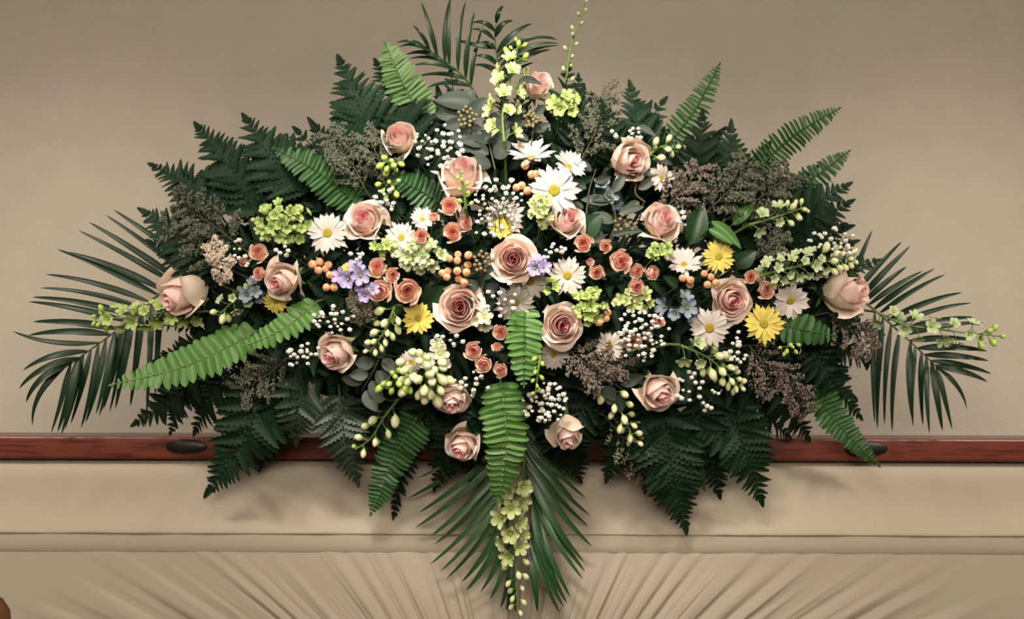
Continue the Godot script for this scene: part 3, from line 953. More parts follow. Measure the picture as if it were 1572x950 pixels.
func build_greens() -> void:
	# palm fronds
	palm("long-leaved palm frond sweeping out at the far left over the wooden rail", [[330, 400, -0.02], [244, 452, 0.0], [178, 508, 0.02], [97, 566, 0.03]], 12.5, [
		[0.10, 173, 321, -6], [0.16, 161, 329, -6], [0.22, 135, 340, -8], [0.25, 119, 353, -8], [0.32, 97, 386, -14], [0.36, 86, 382, -10], [0.42, 69, 421, -14], [0.47, 60, 442, -14],
		[0.53, 48, 456, -12], [0.58, 43, 463, -10], [0.64, 50, 494, -10], [0.69, 43, 515, -12], [0.76, 19, 508, 16], [0.84, 35, 569, -14], [0.90, 29, 597, -16], [0.94, 40, 618, -18], [0.99, 50, 654, -18],
		[0.95, 78, 666, 14], [0.91, 88, 664, 14], [0.87, 99, 660, 14], [0.82, 108, 652, 14], [0.77, 124, 658, 16], [0.72, 131, 650, 16], [0.66, 147, 637, 14], [0.60, 158, 630, 12], [0.54, 177, 628, 10], [0.47, 200, 625, 10], [0.40, 225, 640, 10], [0.34, 238, 610, 8], [0.63, 152, 640, 14], [0.57, 168, 634, 12], [0.89, 94, 668, 14]])
	palm("long-leaved palm frond sweeping out at the far right over the wooden rail", [[1285, 430, -0.02], [1345, 478, 0.0], [1398, 525, 0.02], [1442, 567, 0.03]], 12.0, [
		[0.10, 1339, 353, 8], [0.16, 1385, 370, 8], [0.22, 1398, 377, 8], [0.26, 1392, 409, 8], [0.30, 1417, 416, 10], [0.35, 1436, 412, 10], [0.40, 1452, 421, 12], [0.48, 1478, 449, 14], [0.54, 1492, 465, 14],
		[0.60, 1495, 487, 12], [0.64, 1511, 495, 10], [0.70, 1497, 522, 8], [0.78, 1516, 539, 8], [0.85, 1518, 554, 6], [0.91, 1522, 574, 6], [0.96, 1516, 586, 5], [0.99, 1484, 628, 8],
		[0.97, 1462, 660, -10], [0.92, 1447, 662, -10], [0.87, 1427, 666, -14], [0.82, 1417, 654, -14], [0.76, 1402, 656, -18], [0.71, 1400, 643, -16], [0.60, 1370, 664, -18], [0.52, 1358, 653, -16], [0.44, 1347, 660, -16], [0.36, 1343, 651, -14]])
	palm("upright palm frond arching left at the top beside the tall fern frond", [[745, 175, -0.03], [712, 118, 0.0], [655, 76, 0.01]], 10.5, [
		[0.95, 634, 39, -4], [0.86, 647, 4, -3], [0.76, 690, 1, 5], [0.70, 692, -8, 5], [0.58, 715, 1, 6], [0.46, 729, 18, 6], [0.36, 742, 40, 6], [0.99, 608, 66, -8], [0.90, 612, 72, -10], [0.80, 621, 85, -10], [0.70, 626, 91, -8], [0.58, 631, 101, -8], [0.46, 640, 118, -8], [0.36, 655, 135, -8]])
	palm("upright palm frond drooping right at the top above the cream buds", [[772, 175, -0.02], [766, 110, 0.0], [760, 62, 0.01], [762, 34, 0.015]], 10.5, [
		[0.99, 773, 9, 3], [0.9, 725, 35, -6], [0.84, 788, 32, 8], [0.80, 722, 45, -6], [0.72, 698, 60, 10], [0.66, 817, 36, 8], [0.62, 858, 62, 24], [0.56, 852, 58, 24], [0.50, 859, 67, 22], [0.44, 860, 70, 18], [0.38, 846, 76, 14], [0.70, 735, 66, -5], [0.54, 730, 86, -5], [0.44, 728, 100, -5], [0.30, 820, 96, 8]])
	palm("palm frond hanging straight down over the cream lining, left half", [[785, 610, 0.03], [775, 690, 0.055], [782, 770, 0.062], [788, 885, 0.062]], 14.0, [
		[0.20, 626, 765, 10], [0.26, 641, 788, 10], [0.32, 636, 811, 10], [0.37, 661, 823, 10], [0.42, 666, 836, 10], [0.47, 659, 867, 12], [0.52, 675, 878, 10], [0.56, 684, 889, 12], [0.61, 708, 894, 12], [0.66, 715, 907, 12], [0.72, 737, 909, 10], [0.79, 752, 920, 8], [0.86, 768, 933, 6], [0.92, 777, 937, 5], [0.14, 640, 735, 8], [0.10, 655, 715, 8], [0.97, 792, 940, -3]], "palm_green")
	palm("palm frond hanging straight down over the cream lining, right half", [[800, 610, 0.02], [806, 700, 0.048], [818, 770, 0.055], [808, 850, 0.055]], 14.0, [
		[0.16, 890, 742, -8], [0.22, 900, 765, -8], [0.30, 907, 792, -10], [0.36, 904, 808, -10], [0.42, 909, 839, -10], [0.50, 897, 863, -10], [0.56, 899, 878, -10], [0.62, 896, 890, -10], [0.70, 876, 917, -8], [0.76, 871, 927, -8], [0.82, 866, 933, -8], [0.88, 860, 942, -6], [0.95, 825, 940, 5], [0.66, 850, 905, -6], [0.46, 880, 850, -6], [0.26, 880, 765, -6]], "palm_green")
	# bright sword ferns
	sword("pale green sword fern frond standing upright at the top left beside the palm", 655, 190, 590, 64, 33, "fern_pale", {"blunt": 3.0, "bend": -0.03, "zt": 0.04, "stem": "fern_mid"})
	sword("broad dark sword fern frond leaning up-left above the green floret cluster", 555, 320, 418, 226, 36, "fern_mid", {"bend": 0.05, "zt": 0.10})
	sword("slender sword fern frond standing against the wall at the upper right", 1018, 232, 1106, 96, 27, "fern_mid", {"bend": 0.04, "zt": 0.05, "wide": 0.72, "stem": "fern_dark"})
	sword("slender sword fern frond pointing out right at the upper right corner", 1160, 262, 1291, 165, 28, "fern_mid", {"bend": -0.05, "zt": 0.05, "wide": 0.74, "stem": "fern_dark"})
	sword("short dark sword fern frond below the slender one at the right edge", 1190, 310, 1306, 230, 26, "fern_dark", {"bend": 0.02, "zt": 0.04, "wide": 0.85})
	sword("long bright sword fern frond reaching down-left across the left palm", 400, 505, 166, 592, 38, "fern_bright", {"bend": -0.05, "zb": 0.10, "zt": 0.10, "arch": 0.03, "n": 20, "stem": "fern_stem"})
	sword("short bright sword fern frond below the frilly pink rose on the left", 488, 462, 368, 534, 27, "fern_bright", {"bend": -0.06, "zb": 0.13, "zt": 0.15, "n": 14, "stem": "fern_stem"})
	sword("vivid light green sword fern tip hanging in the centre under the grey daisies", 806, 470, 804, 594, 32, "fern_bright", {"bend": 0.0, "zb": 0.17, "zt": 0.215, "stem": "fern_mid", "n": 14, "blunt": 3.0})
	sword("wide bright sword fern frond hanging below centre over the half-hidden rose", 768, 580, 762, 776, 40, "fern_bright", {"bend": -0.06, "zb": 0.15, "zt": 0.13, "stem": "fern_stem", "arch": 0.03, "n": 21})
	sword("dark sword fern frond hanging down-left below the long-budded stem", 652, 620, 568, 792, 36, "fern_mid", {"bend": 0.03, "zb": 0.08, "zt": 0.06, "stem": "fern_bright"})
	sword("long sword fern frond trailing over the wooden rail at the lower right", 1225, 545, 1352, 718, 30, "fern_mid", {"bend": 0.06, "zb": 0.04, "zt": 0.04})
	sword("small sword fern tip pointing right beside the yellow daisy", 1190, 498, 1284, 516, 30, "fern_mid", {"bend": 0.0, "zb": 0.12, "zt": 0.13, "n": 9})
	sword("dark sword fern frond behind the pale rose above the small coral roses", 690, 325, 588, 262, 32, "fern_dark", {"bend": 0.03, "zb": 0.10, "zt": 0.12})
	sword("soft green sword fern frond low in the dark leaves at lower right", 1035, 640, 1082, 752, 34, "fern_dark", {"bend": 0.04, "zb": 0.07, "zt": 0.05})
	# dark leatherleaf fern round the rim
	leather("leatherleaf frond rising to the upper left peak beside the upright sword fern", 585, 265, 522, 94, 78, "leather", {"bend": 0.02})
	leather("leatherleaf frond half hidden behind the upright sword fern", 640, 245, 578, 96, 62, "leather_deep", {"bend": 0.04})
	leather("spiky leatherleaf frond at the upper left between two others", 490, 300, 378, 184, 76, "leather", {"bend": -0.08})
	leather("leatherleaf frond tip pointing up at the left shoulder of the spray", 405, 345, 304, 195, 72, "leather", {"bend": 0.03})
	leather("leatherleaf frond curling out at the left edge above the dark clump", 350, 345, 234, 254, 60, "leather", {"bend": 0.08})
	leather("leatherleaf frond pointing left just above the left palm", 365, 400, 222, 326, 70, "leather", {"bend": -0.04})
	leather("leatherleaf frond pointing left behind the far left rose", 350, 430, 232, 372, 50, "leather_deep", {"bend": -0.04})
	leather("leatherleaf frond rising left of the upper right sword fern", 1015, 275, 968, 134, 66, "leather", {"bend": -0.05})
	leather("small leatherleaf frond just right of the top rose", 875, 240, 888, 118, 44, "leather_deep", {"bend": 0.05})
	leather("leatherleaf frond between top rose and upper right ferns", 945, 265, 925, 158, 48, "leather_deep", {"bend": 0.05})
	leather("dark leatherleaf frond behind the upper right sword fern", 1075, 310, 1078, 178, 60, "leather_deep", {"bend": -0.02})
	leather("leatherleaf frond with upright leaflets between the two right sword ferns", 1130, 330, 1122, 196, 66, "leather", {"bend": -0.05})
	leather("leatherleaf frond at the right edge under the short sword fern", 1190, 335, 1300, 285, 56, "leather", {"bend": 0.05})
	leather("leatherleaf frond pointing right below the right edge ferns", 1180, 375, 1302, 312, 62, "leather_deep", {"bend": 0.02})
	leather("leatherleaf frond spreading right above the right palm", 1190, 420, 1310, 372, 55, "leather_deep", {"bend": -0.02})
	leather("leatherleaf frond tip behind the far right rose", 1235, 440, 1348, 400, 42, "leather", {"bend": -0.02})
	leather("large leatherleaf frond hanging over the rail at lower left", 420, 570, 322, 752, 84, "leather", {"bend": -0.05, "zt": 0.05})
	leather("leatherleaf frond hanging below the long bright sword fern", 315, 545, 208, 650, 58, "leather_deep", {"bend": -0.08, "zt": 0.03})
	leather("leatherleaf frond hanging just left of the large lower left one", 355, 555, 300, 662, 56, "leather_deep", {"bend": 0.03, "zt": 0.03})
	leather("narrow leatherleaf frond tip just above the rail at left", 300, 560, 262, 664, 40, "leather", {"bend": 0.02, "zt": 0.02})
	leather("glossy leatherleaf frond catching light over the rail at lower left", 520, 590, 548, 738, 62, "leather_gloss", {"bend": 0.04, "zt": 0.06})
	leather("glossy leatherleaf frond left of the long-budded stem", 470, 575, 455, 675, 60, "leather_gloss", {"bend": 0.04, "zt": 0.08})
	leather("thin dark leatherleaf tip behind the hanging dark sword fern", 640, 640, 604, 794, 36, "leather_deep", {"bend": 0.02, "zb": 0.02, "zt": 0.02})
	leather("leatherleaf frond hanging lowest at lower right with brown tip", 1015, 610, 1051, 806, 84, "leather", {"bend": 0.02, "zt": 0.05})
	leather("leatherleaf frond hanging over the rail right of the lowest one", 1100, 605, 1168, 766, 72, "leather", {"bend": -0.04, "zt": 0.05})
	leather("leatherleaf frond with toothed leaflets between two hanging at lower right", 1060, 600, 1104, 758, 62, "leather_deep", {"bend": -0.02, "zt": 0.035})
	leather("leatherleaf frond hanging beside the wispy sprig right of centre", 985, 620, 932, 734, 60, "leather", {"bend": 0.04, "zt": 0.04})
	leather("dark leatherleaf frond beneath the lowest right rose", 1000, 590, 990, 752, 52, "leather_deep", {"bend": 0.02, "zt": 0.03})
	leather("dark leatherleaf frond left of the hanging palm", 715, 620, 668, 748, 58, "leather_deep", {"bend": 0.02, "zt": 0.03})
	leather("dark leatherleaf frond right of the hanging palm", 850, 620, 890, 735, 62, "leather_deep", {"bend": 0.02, "zt": 0.03})
	leather("dark leatherleaf frond hanging at the right behind the trailing sword fern", 1180, 560, 1240, 672, 60, "leather_deep", {"bend": 0.02, "zt": 0.02})
	leather("dark leatherleaf frond under the far right rose", 1240, 500, 1320, 640, 55, "leather_deep", {"bend": 0.06, "zt": 0.02})
	leather("dark leatherleaf frond between glossy frond and large lower left one", 450, 590, 400, 716, 60, "leather_deep", {"bend": 0.02, "zt": 0.03})
	leather("dark leatherleaf frond behind the far left rosebud and larkspur spike", 420, 465, 222, 498, 62, "leather_deep", {"bend": 0.03, "zt": 0.0})
	leather("dark leatherleaf frond above the long bright sword fern at left", 420, 500, 236, 556, 60, "leather_deep", {"bend": 0.03, "zt": 0.0})
	leather("dark leatherleaf frond behind the far right rose and larkspur", 1170, 470, 1352, 512, 62, "leather_deep", {"bend": -0.03, "zt": 0.0})
	leather("dark leatherleaf frond spreading low behind the trailing right fern", 1150, 520, 1310, 610, 64, "leather_deep", {"bend": 0.03, "zt": 0.0})
	leather("dark leatherleaf frond crossing the rail below the long-budded stem", 600, 600, 545, 706, 62, "leather_deep", {"bend": 0.03, "zt": 0.03})
	leather("dark leatherleaf frond crossing the rail behind the half hidden rose", 735, 610, 722, 734, 60, "leather_deep", {"bend": 0.02, "zt": 0.03})
	leather("dark leatherleaf frond crossing the rail behind the face-down rose", 905, 600, 858, 722, 62, "leather_deep", {"bend": 0.03, "zt": 0.03})
	leather("dark leatherleaf frond crossing the rail by the wispy caspia", 950, 590, 948, 700, 60, "leather_deep", {"bend": -0.03, "zt": 0.03})
	leather("dark leatherleaf frond crossing the rail at the right under white blossoms", 1090, 580, 1080, 700, 66, "leather_deep", {"bend": 0.02, "zt": 0.03})
	leather("dark leatherleaf frond under the mauve caspia at lower right", 1130, 520, 1225, 625, 66, "leather_deep", {"bend": 0.04, "zt": 0.02})
	leather("dark leatherleaf frond low at right, just above the rail", 1110, 560, 1210, 670, 64, "leather_deep", {"bend": 0.02, "zt": 0.02})
	leather("dark leatherleaf frond reaching to the right palm's hanging leaflets", 1200, 480, 1348, 565, 58, "leather_deep", {"bend": 0.0, "zt": -0.01})
	leather("dark leatherleaf frond under the long bright sword fern", 460, 520, 340, 590, 62, "leather_deep", {"bend": 0.03, "zt": 0.03})
	leather("dark leatherleaf frond above the lower left rail by the caspia tangle", 480, 540, 376, 650, 62, "leather_deep", {"bend": 0.03, "zt": 0.03})
	leather("dark leatherleaf frond behind the berries below the leftmost daisy", 560, 440, 450, 400, 60, "leather_deep", {"bend": 0.03, "zb": 0.06, "zt": 0.09})
	leather("dark leatherleaf frond behind the frilly pink rose", 520, 470, 400, 430, 60, "leather_deep", {"bend": 0.03, "zb": 0.04, "zt": 0.06})
	leather("dark leatherleaf frond behind the seeded eucalyptus on the right", 880, 330, 985, 290, 60, "leather_deep", {"bend": 0.03, "zb": 0.06, "zt": 0.07})
	leather("dark leatherleaf frond under the slender right-pointing sword fern", 1150, 340, 1252, 258, 62, "leather_deep", {"bend": 0.02, "zt": 0.01})
	leather("dark leatherleaf frond behind the caspia at upper right", 1110, 330, 1180, 222, 60, "leather_deep", {"bend": 0.02, "zt": 0.0})
	leather("dark leatherleaf frond filling the right shoulder above the right palm", 1170, 370, 1296, 345, 60, "leather_deep", {"bend": 0.02, "zt": 0.0})
	leather("dark leatherleaf frond filling below the top rose's lime florets", 870, 280, 908, 165, 56, "leather_deep", {"bend": 0.02, "zt": 0.0})
	leather("dark leatherleaf frond in the left shoulder between caspia and sword fern", 450, 330, 345, 268, 62, "leather_deep", {"bend": 0.02, "zt": 0.01})
	leather("dark leatherleaf frond under the top palms behind the cream larkspur", 780, 280, 770, 140, 56, "leather_deep", {"bend": 0.02, "zt": -0.01})
	leather("dark leatherleaf frond behind the large grey leaf at the top", 710, 260, 690, 140, 58, "leather_deep", {"bend": 0.02, "zt": -0.01})
	# a dense bed of fern at the back, which the silhouette of the spray shows between the named fronds
	for k in 30:
		var a: float = TAU * (k + 0.5) / 30.0
		var reach := 1.0 if sin(a) < 0.25 else 0.80
		var bx: float = 790.0 + cos(a) * 330.0
		var by: float = 440.0 + sin(a) * 110.0
		var tx: float = 790.0 + cos(a) * 520.0 * reach + rng.randf_range(-10, 10)
		var ty: float = 440.0 + sin(a) * (290.0 if sin(a) < 0.0 else 265.0) * reach + rng.randf_range(-10, 10)
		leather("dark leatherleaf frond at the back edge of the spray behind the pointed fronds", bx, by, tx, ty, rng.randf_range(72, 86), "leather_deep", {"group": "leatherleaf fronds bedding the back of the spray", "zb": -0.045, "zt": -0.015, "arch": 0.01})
	# dark fern that fills the depth between the flowers; nothing tells these apart
	for ring in [[0.22, 8, 150.0], [0.42, 14, 165.0], [0.62, 19, 170.0], [0.84, 22, 160.0]]:
		for k in ring[1]:
			var a: float = TAU * (k + rng.randf_range(-0.25, 0.25)) / ring[1]
			var ca := cos(a)
			var sa := sin(a)
			var bx: float = 790.0 + ca * 520.0 * (ring[0] - 0.22)
			var by: float = 420.0 + sa * 235.0 * (ring[0] - 0.22)
			var flat: Vector2 = Vector2(ca * 1.5, sa).normalized() * ring[2] * rng.randf_range(0.85, 1.1)
			var tx: float = bx + flat.x
			var ty: float = by + flat.y
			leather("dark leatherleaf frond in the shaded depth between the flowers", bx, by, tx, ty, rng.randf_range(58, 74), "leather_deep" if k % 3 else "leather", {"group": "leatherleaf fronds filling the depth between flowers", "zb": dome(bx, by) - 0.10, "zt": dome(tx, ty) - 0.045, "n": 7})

func build_flowers() -> void:
	# large roses, left to right
	rose(286, 447, 80, "bud", -0.62, -0.42, "long pale pink rosebud at the far left tip, opening down-left", 0.4)
	rose(438, 430, 70, "half", -0.45, -0.20, "frilly pink rose behind two coral spray roses at left", 1.3)
	rose(520, 538, 70, "half", -0.45, -0.35, "pale pink rose opening left in the lower left flowers", 2.2)
	rose(562, 340, 74, "open", -0.20, 0.28, "large cream pink rose right of the leftmost white daisy", 0.9)
	rose(613, 216, 60, "bud", 0.05, 0.36, "tall pink rose seen side-on at upper left of the flowers", 2.9)
	rose(708, 275, 84, "half", 0.15, 0.70, "wide pale rose seen from behind beneath white baby's breath", 3.6)
	rose(693, 607, 64, "half", 0.02, -0.62, "peach rose facing down just left of the hanging sword fern", 1.9)
	rose(712, 681, 62, "half", -0.30, -0.45, "peach rose half hidden behind the wide hanging sword fern", 0.2)
	rose(706, 472, 82, "open", 0.0, 0.05, "cream rose with deep pink centre, lower left of the middle rose", 4.4)
	rose(788, 399, 80, "open", 0.02, 0.05, "large peach rose in the very centre of the spray", 5.2, 0.02)
	rose(825, 135, 48, "bud", 0.25, 0.45, "topmost pink rose with a dark leaf across it", 0.7)
	rose(869, 341, 64, "half", 0.28, 0.32, "pale pink rose under the large white daisies", 3.1, 0.01)
	rose(862, 500, 74, "open", 0.12, 0.02, "dusty pink rose right of the vivid fern tip", 2.6)
	rose(870, 661, 56, "bud", 0.02, -0.75, "peach rose hanging face down right of the hanging ferns", 4.0)
	rose(962, 246, 72, "bud", 0.40, -0.10, "peach pink rose at upper right turned to the right", 5.6)
	rose(1012, 343, 70, "half", 0.30, 0.36, "cream pink rose above the bright green cluster on the right", 1.1)
	rose(1008, 598, 72, "half", 0.25, -0.40, "peach rose lowest on the right, opening down-right", 2.0)
	rose(1121, 461, 76, "open", 0.15, -0.12, "pink and white rose between two daisies on the right", 0.5)
	rose(1294, 448, 76, "bud", 0.70, 0.05, "peach rose at the far right tip, opening right", 3.3)
	# small coral spray roses
	rose(397, 388, 35, "spray", 0.0, 0.25, "coral spray rose on top of the pair at far left", 0.1, 0.02, "spray_rose")
	rose(398, 420, 25, "spray", -0.2, 0.0, "small coral spray rose touching the frilly pink rose", 0.8, 0.02, "spray_rose")
	rose(690, 317, 36, "spray", 0.05, 0.15, "upper coral spray rose of the two below the pale rose", 1.5, 0.02, "spray_rose")
	rose(695, 357, 36, "spray", 0.0, 0.1, "lower coral spray rose of the two below the pale rose", 2.2, 0.02, "spray_rose")
	rose(712, 343, 32, "spray", 0.5, 0.3, "coral spray rose half hidden behind the lower of the two", 2.9, -0.005, "spray_rose")
	rose(666, 334, 21, "spray", 0.1, 0.7, "closed peach spray rosebud left of the two coral ones", 3.6, 0.01, "spray_rose")
	rose(646, 363, 29, "spray", 0.1, 0.1, "small peach spray rose against the white daisy at left centre", 4.3, 0.02, "spray_rose")
	rose(580, 411, 36, "spray", -0.1, 0.2, "coral spray rose on top of the group of four left of centre", 5.0, 0.02, "spray_rose")
	rose(602, 422, 28, "spray", 0.2, 0.0, "small coral spray rose on the right of that group's top", 5.7, 0.02, "spray_rose")
	rose(584, 446, 42, "spray", -0.1, -0.05, "coral spray rose touched by the lavender floret", 0.3, 0.025, "spray_rose")
	rose(625, 446, 48, "spray", 0.15, -0.05, "largest coral spray rose, right in the group of four", 1.0, 0.025, "spray_rose")
	rose(895, 374, 34, "spray", -0.05, 0.1, "coral spray rose below the pale pink rose right of centre", 1.7, 0.02, "spray_rose")
	rose(929, 378, 24, "spray", 0.0, 0.0, "small coral spray rosebud standing alone right of centre", 2.4, 0.02, "spray_rose")
	rose(953, 402, 41, "spray", 0.05, 0.1, "largest coral spray rose of the group right of centre", 3.1, 0.025, "spray_rose")
	rose(916, 418, 28, "spray", 0.0, -0.05, "round coral spray rose right of the white daisy in the middle", 3.8, 0.02, "spray_rose")
	rose(977, 416, 28, "spray", 0.1, 0.0, "coral spray rose on the lower right of the largest one", 4.5, 0.02, "spray_rose")
	rose(1001, 419, 28, "spray", 0.5, 0.1, "shaded coral spray rose at the right end of its group", 5.2, 0.005, "spray_rose")
	rose(977, 439, 30, "spray", 0.0, -0.1, "coral spray rose lowest of the group, above white buds", 5.9, 0.025, "spray_rose")
	rose(906, 402, 15, "spray", 0.0, 0.4, "tiny coral bud between daisy and round spray rose", 0.6, 0.01, "spray_rose")
	rose(1152, 425, 25, "spray", -0.1, 0.05, "left coral spray rose of the pair above the right pink rose", 1.3, 0.02, "spray_rose")
	rose(1176, 446, 33, "spray", 0.05, 0.0, "right coral spray rose of the pair above the right pink rose", 2.0, 0.02, "spray_rose")
	rose(1166, 428, 22, "spray", 0.3, 0.5, "peach bud squeezed behind the right coral pair", 2.7, 0.0, "spray_rose")
	rose(769, 511, 29, "spray", -0.2, 0.2, "tan spray rosebud at the left edge of the vivid fern tip", 3.4, 0.01, "spray_rose")
	rose(763, 533, 19, "spray", -0.1, 0.5, "cream rosebud below the tan one by the vivid fern", 4.1, 0.01, "spray_rose")
	rose(727, 538, 33, "spray", -0.1, 0.0, "upper dusky orange spray rose below the cream rose", 4.8, 0.01, "spray_rose")
	rose(742, 558, 32, "spray", 0.0, -0.15, "lower dusky orange spray rose below the cream rose", 5.5, 0.015, "spray_rose")
	rose(768, 567, 27, "spray", 0.1, -0.1, "dusky orange spray rose nearest the vivid fern tip", 0.2, 0.005, "spray_rose")
	rose(970, 525, 33, "spray", 0.0, -0.05, "rosy red spray rose among baby's breath on the right", 0.9, 0.015, "spray_rose")
	rose(1010, 494, 24, "spray", 0.2, 0.2, "pink spray rosebud above the rosy red one", 1.6, 0.015, "spray_rose")
	rose(993, 514, 20, "spray", 0.4, 0.1, "small pink bud between rosy spray roses and daisy", 2.3, 0.0, "spray_rose")
	rose(375, 403, 18, "spray", -0.3, 0.3, "tiny tan bud left of the far left coral pair", 3.0, 0.005, "spray_rose")
	# white daisies
	daisy(503, 358, 68, -0.05, 0.10, 0.12, "white daisy with yellow eye, leftmost and fully open", "white", 0.02)
	daisy(616, 366, 56, 0.05, 0.25, 0.35, "white daisy half under peach spray rose left of centre", "white", 0.0)
	daisy(648, 338, 44, 0.2, 0.35, 0.45, "shaded white daisy beside the closed peach rosebud", "white", -0.02)
	daisy(816, 246, 84, -0.05, 0.80, 0.55, "white daisy seen from below at top of the centre", "white", -0.005)
	daisy(872, 258, 62, 0.35, 0.55, 0.5, "white daisy turned up right behind the large one", "white", 0.0)
	daisy(851, 293, 84, -0.08, 0.10, 0.10, "largest white daisy with golden eye at upper centre", "white", 0.025)
	daisy(774, 336, 68, -0.05, 0.2, 0.2, "white daisy veiled by baby's breath above the middle rose", "white", -0.005)
	daisy(813, 431, 64, 0.0, -0.25, 0.15, "shaded white daisy tucked under the middle rose", "white", -0.005)
	daisy(790, 463, 68, 0.0, -0.45, 0.2, "shaded white daisy facing down on the vivid fern's head", "white", -0.005)
	daisy(871, 423, 62, -0.05, 0.0, 0.12, "white daisy with olive eye right of the middle rose", "white", 0.01)
	daisy(1017, 272, 48, -0.45, -0.1, 0.4, "pinkish white daisy facing left right of the upper right rose", "white", 0.0)
	daisy(1050, 408, 64, -0.05, 0.60, 0.5, "white daisy seen side-on left of the yellow daisy", "white", 0.0)
	daisy(1089, 503, 68, 0.0, -0.08, 0.1, "white daisy with olive eye below the pink and white rose", "white", 0.015)
	daisy(1213, 461, 62, 0.05, -0.25, 0.25, "cream white daisy right of the right yellow daisy", "white", 0.0, 14)
	daisy(850, 543, 54, -0.05, -0.45, 0.3, "shaded white daisy below the dusty pink rose", "white", -0.02)
	daisy(937, 531, 50, -0.15, -0.1, 0.2, "small white daisy left of the rosy red spray rose", "white", 0.0)
	daisy(632, 557, 46, 0.0, 0.30, 0.3, "small dull white daisy above the green buds at lower left", "white", -0.01)
	# yellow daisies
	daisy(1103, 394, 54, 0.0, 0.05, 0.12, "bright yellow daisy on the right, highest of the yellows", "yellow", 0.01, 24)
	daisy(1172, 497, 66, 0.05, -0.05, 0.15, "pale yellow daisy with green eye at the right", "yellow", 0.01, 20)
	daisy(642, 488, 54, 0.05, -0.05, 0.2, "mustard yellow daisy below the group of coral roses", "yellow", 0.0, 16)
	daisy(424, 462, 44, -0.2, -0.5, 0.3, "yellow daisy half hidden under the frilly pink rose", "yellow", -0.015, 16)
	daisy(770, 353, 44, 0.0, 0.5, 0.3, "yellow bloom peeking above the middle rose", "yellow", 0.005, 12)
	daisy(534, 412, 22, 0.0, 0.3, 0.3, "tiny mustard bloom above the lavender florets", "yellow", 0.0, 12)
	# peach berries
	berries("peach berry sprig below the leftmost white daisy", [[480, 406], [491, 402], [504, 407], [489, 415], [506, 422], [500, 413], [501, 441], [513, 441]], 11.5)
	berries("large peach berry sprig left of the middle rose", [[690, 397], [703, 391], [719, 392], [702, 400], [718, 407], [688, 416], [679, 419], [702, 416], [716, 418], [704, 428], [713, 433], [686, 425]], 11.0, 0.015)
	berries("orange berry sprig under the topmost side-on daisy", [[806, 254], [816, 268], [822, 268], [801, 285], [810, 293], [793, 288]], 12.0, 0.005)
	berries("peach berry sprig below the side-on daisy on the right", [[1048, 427], [1060, 430], [1059, 437]], 11.0, 0.02)
	berries("peach berry sprig between yellow daisy and pink and white rose", [[1081, 420], [1091, 425], [1086, 437], [1099, 434]], 10.5, 0.015)
	berries("peach berry sprig below the lime florets right of centre", [[933, 480], [931, 489], [920, 495], [910, 492]], 10.0, 0.015)
	# lavender and blue florets
	cluster("delphinium_stem", "lavender delphinium florets left of the coral group", "delphinium", 546, 424, 24, 16, 5, 26, "floret", "lavender_floret", 0.015, "lavender and blue delphinium")
	cluster("delphinium_stem", "small violet floret under the coral group's left rose", "delphinium", 566, 446, 12, 10, 2, 22, "floret", "lavender_floret", 0.03, "lavender and blue delphinium")
	cluster("delphinium_stem", "lavender floret at the right rim of the middle rose", "delphinium", 829, 409, 12, 8, 3, 24, "floret", "lavender_floret", 0.02, "lavender and blue delphinium")
	cluster("delphinium_stem", "pale blue delphinium florets left of the right pink rose", "delphinium", 1046, 472, 26, 22, 5, 25, "floret", "blue_floret", 0.0, "lavender and blue delphinium")
	cluster("delphinium_stem", "blue grey florets below the upper right rose", "delphinium", 925, 300, 26, 20, 4, 22, "floret", "blue_floret", -0.03, "lavender and blue delphinium")
	cluster("delphinium_stem", "blue grey florets under the frilly pink rose's left side", "delphinium", 386, 446, 16, 16, 4, 22, "floret", "blue_floret", -0.01, "lavender and blue delphinium")
	# green and cream florets and buds
	spike("larkspur_stem", "cream green larkspur florets left of the topmost rose", "larkspur", [[774, 218], [772, 170], [784, 118], [797, 68]], 15, 27, 8, 11, 16, "cream_floret", "lime_bud", 0.02, 0.72, "green and white larkspur")
	cluster("larkspur_stem", "lime green florets right of the topmost rose", "larkspur", 866, 160, 16, 20, 6, 22, "floret", "lime_floret", 0.0, "green and white larkspur")
	spike("larkspur_stem", "thin bare larkspur tip rising highest above the spray", "larkspur", [[868, 130, 0.0], [876, 75, 0.0], [888, 35, 0.0], [900, -2, 0.0]], 0, 10, 12, 9, 7, "lime_floret", "pale_bud", 0.0, 0.0, "green and white larkspur")
	cluster("larkspur_stem", "bright green floret cluster left of the leftmost daisy", "larkspur", 434, 342, 42, 32, 40, 17, "mixed", "lime_floret", 0.01, "green and white larkspur")
	spike("larkspur_stem", "yellow green larkspur spike lying on the far left palm", "larkspur", [[320, 478, 0.08], [250, 480, 0.09], [200, 488, 0.085], [148, 488, 0.08]], 20, 23, 6, 11, 13, "lime_floret", "lime_bud", 0.0, 0.85, "green and white larkspur")
	spike("larkspur_stem", "green white budded stem right of the far left rosebud", "larkspur", [[395, 448, 0.13], [360, 462, 0.13], [335, 485, 0.12]], 6, 18, 5, 12, 11, "pale_floret", "cream_bud", 0.0, 0.7, "green and white larkspur")
	cluster("larkspur_stem", "pale green florets above the group of coral roses", "larkspur", 642, 393, 36, 22, 22, 20, "mixed", "pale_floret", 0.005, "green and white larkspur")
	cluster("larkspur_stem", "small lime floret tuft under white daisy left of centre", "larkspur", 590, 378, 18, 10, 7, 14, "floret", "lime_floret", 0.005, "green and white larkspur")
	spike("larkspur_stem", "pale green bud spike hanging left of the mustard daisy", "larkspur", [[606, 470], [592, 505], [568, 540]], 0, 10, 17, 13, 14, "lime_floret", "cream_bud", 0.015, 0.0, "green and white larkspur")
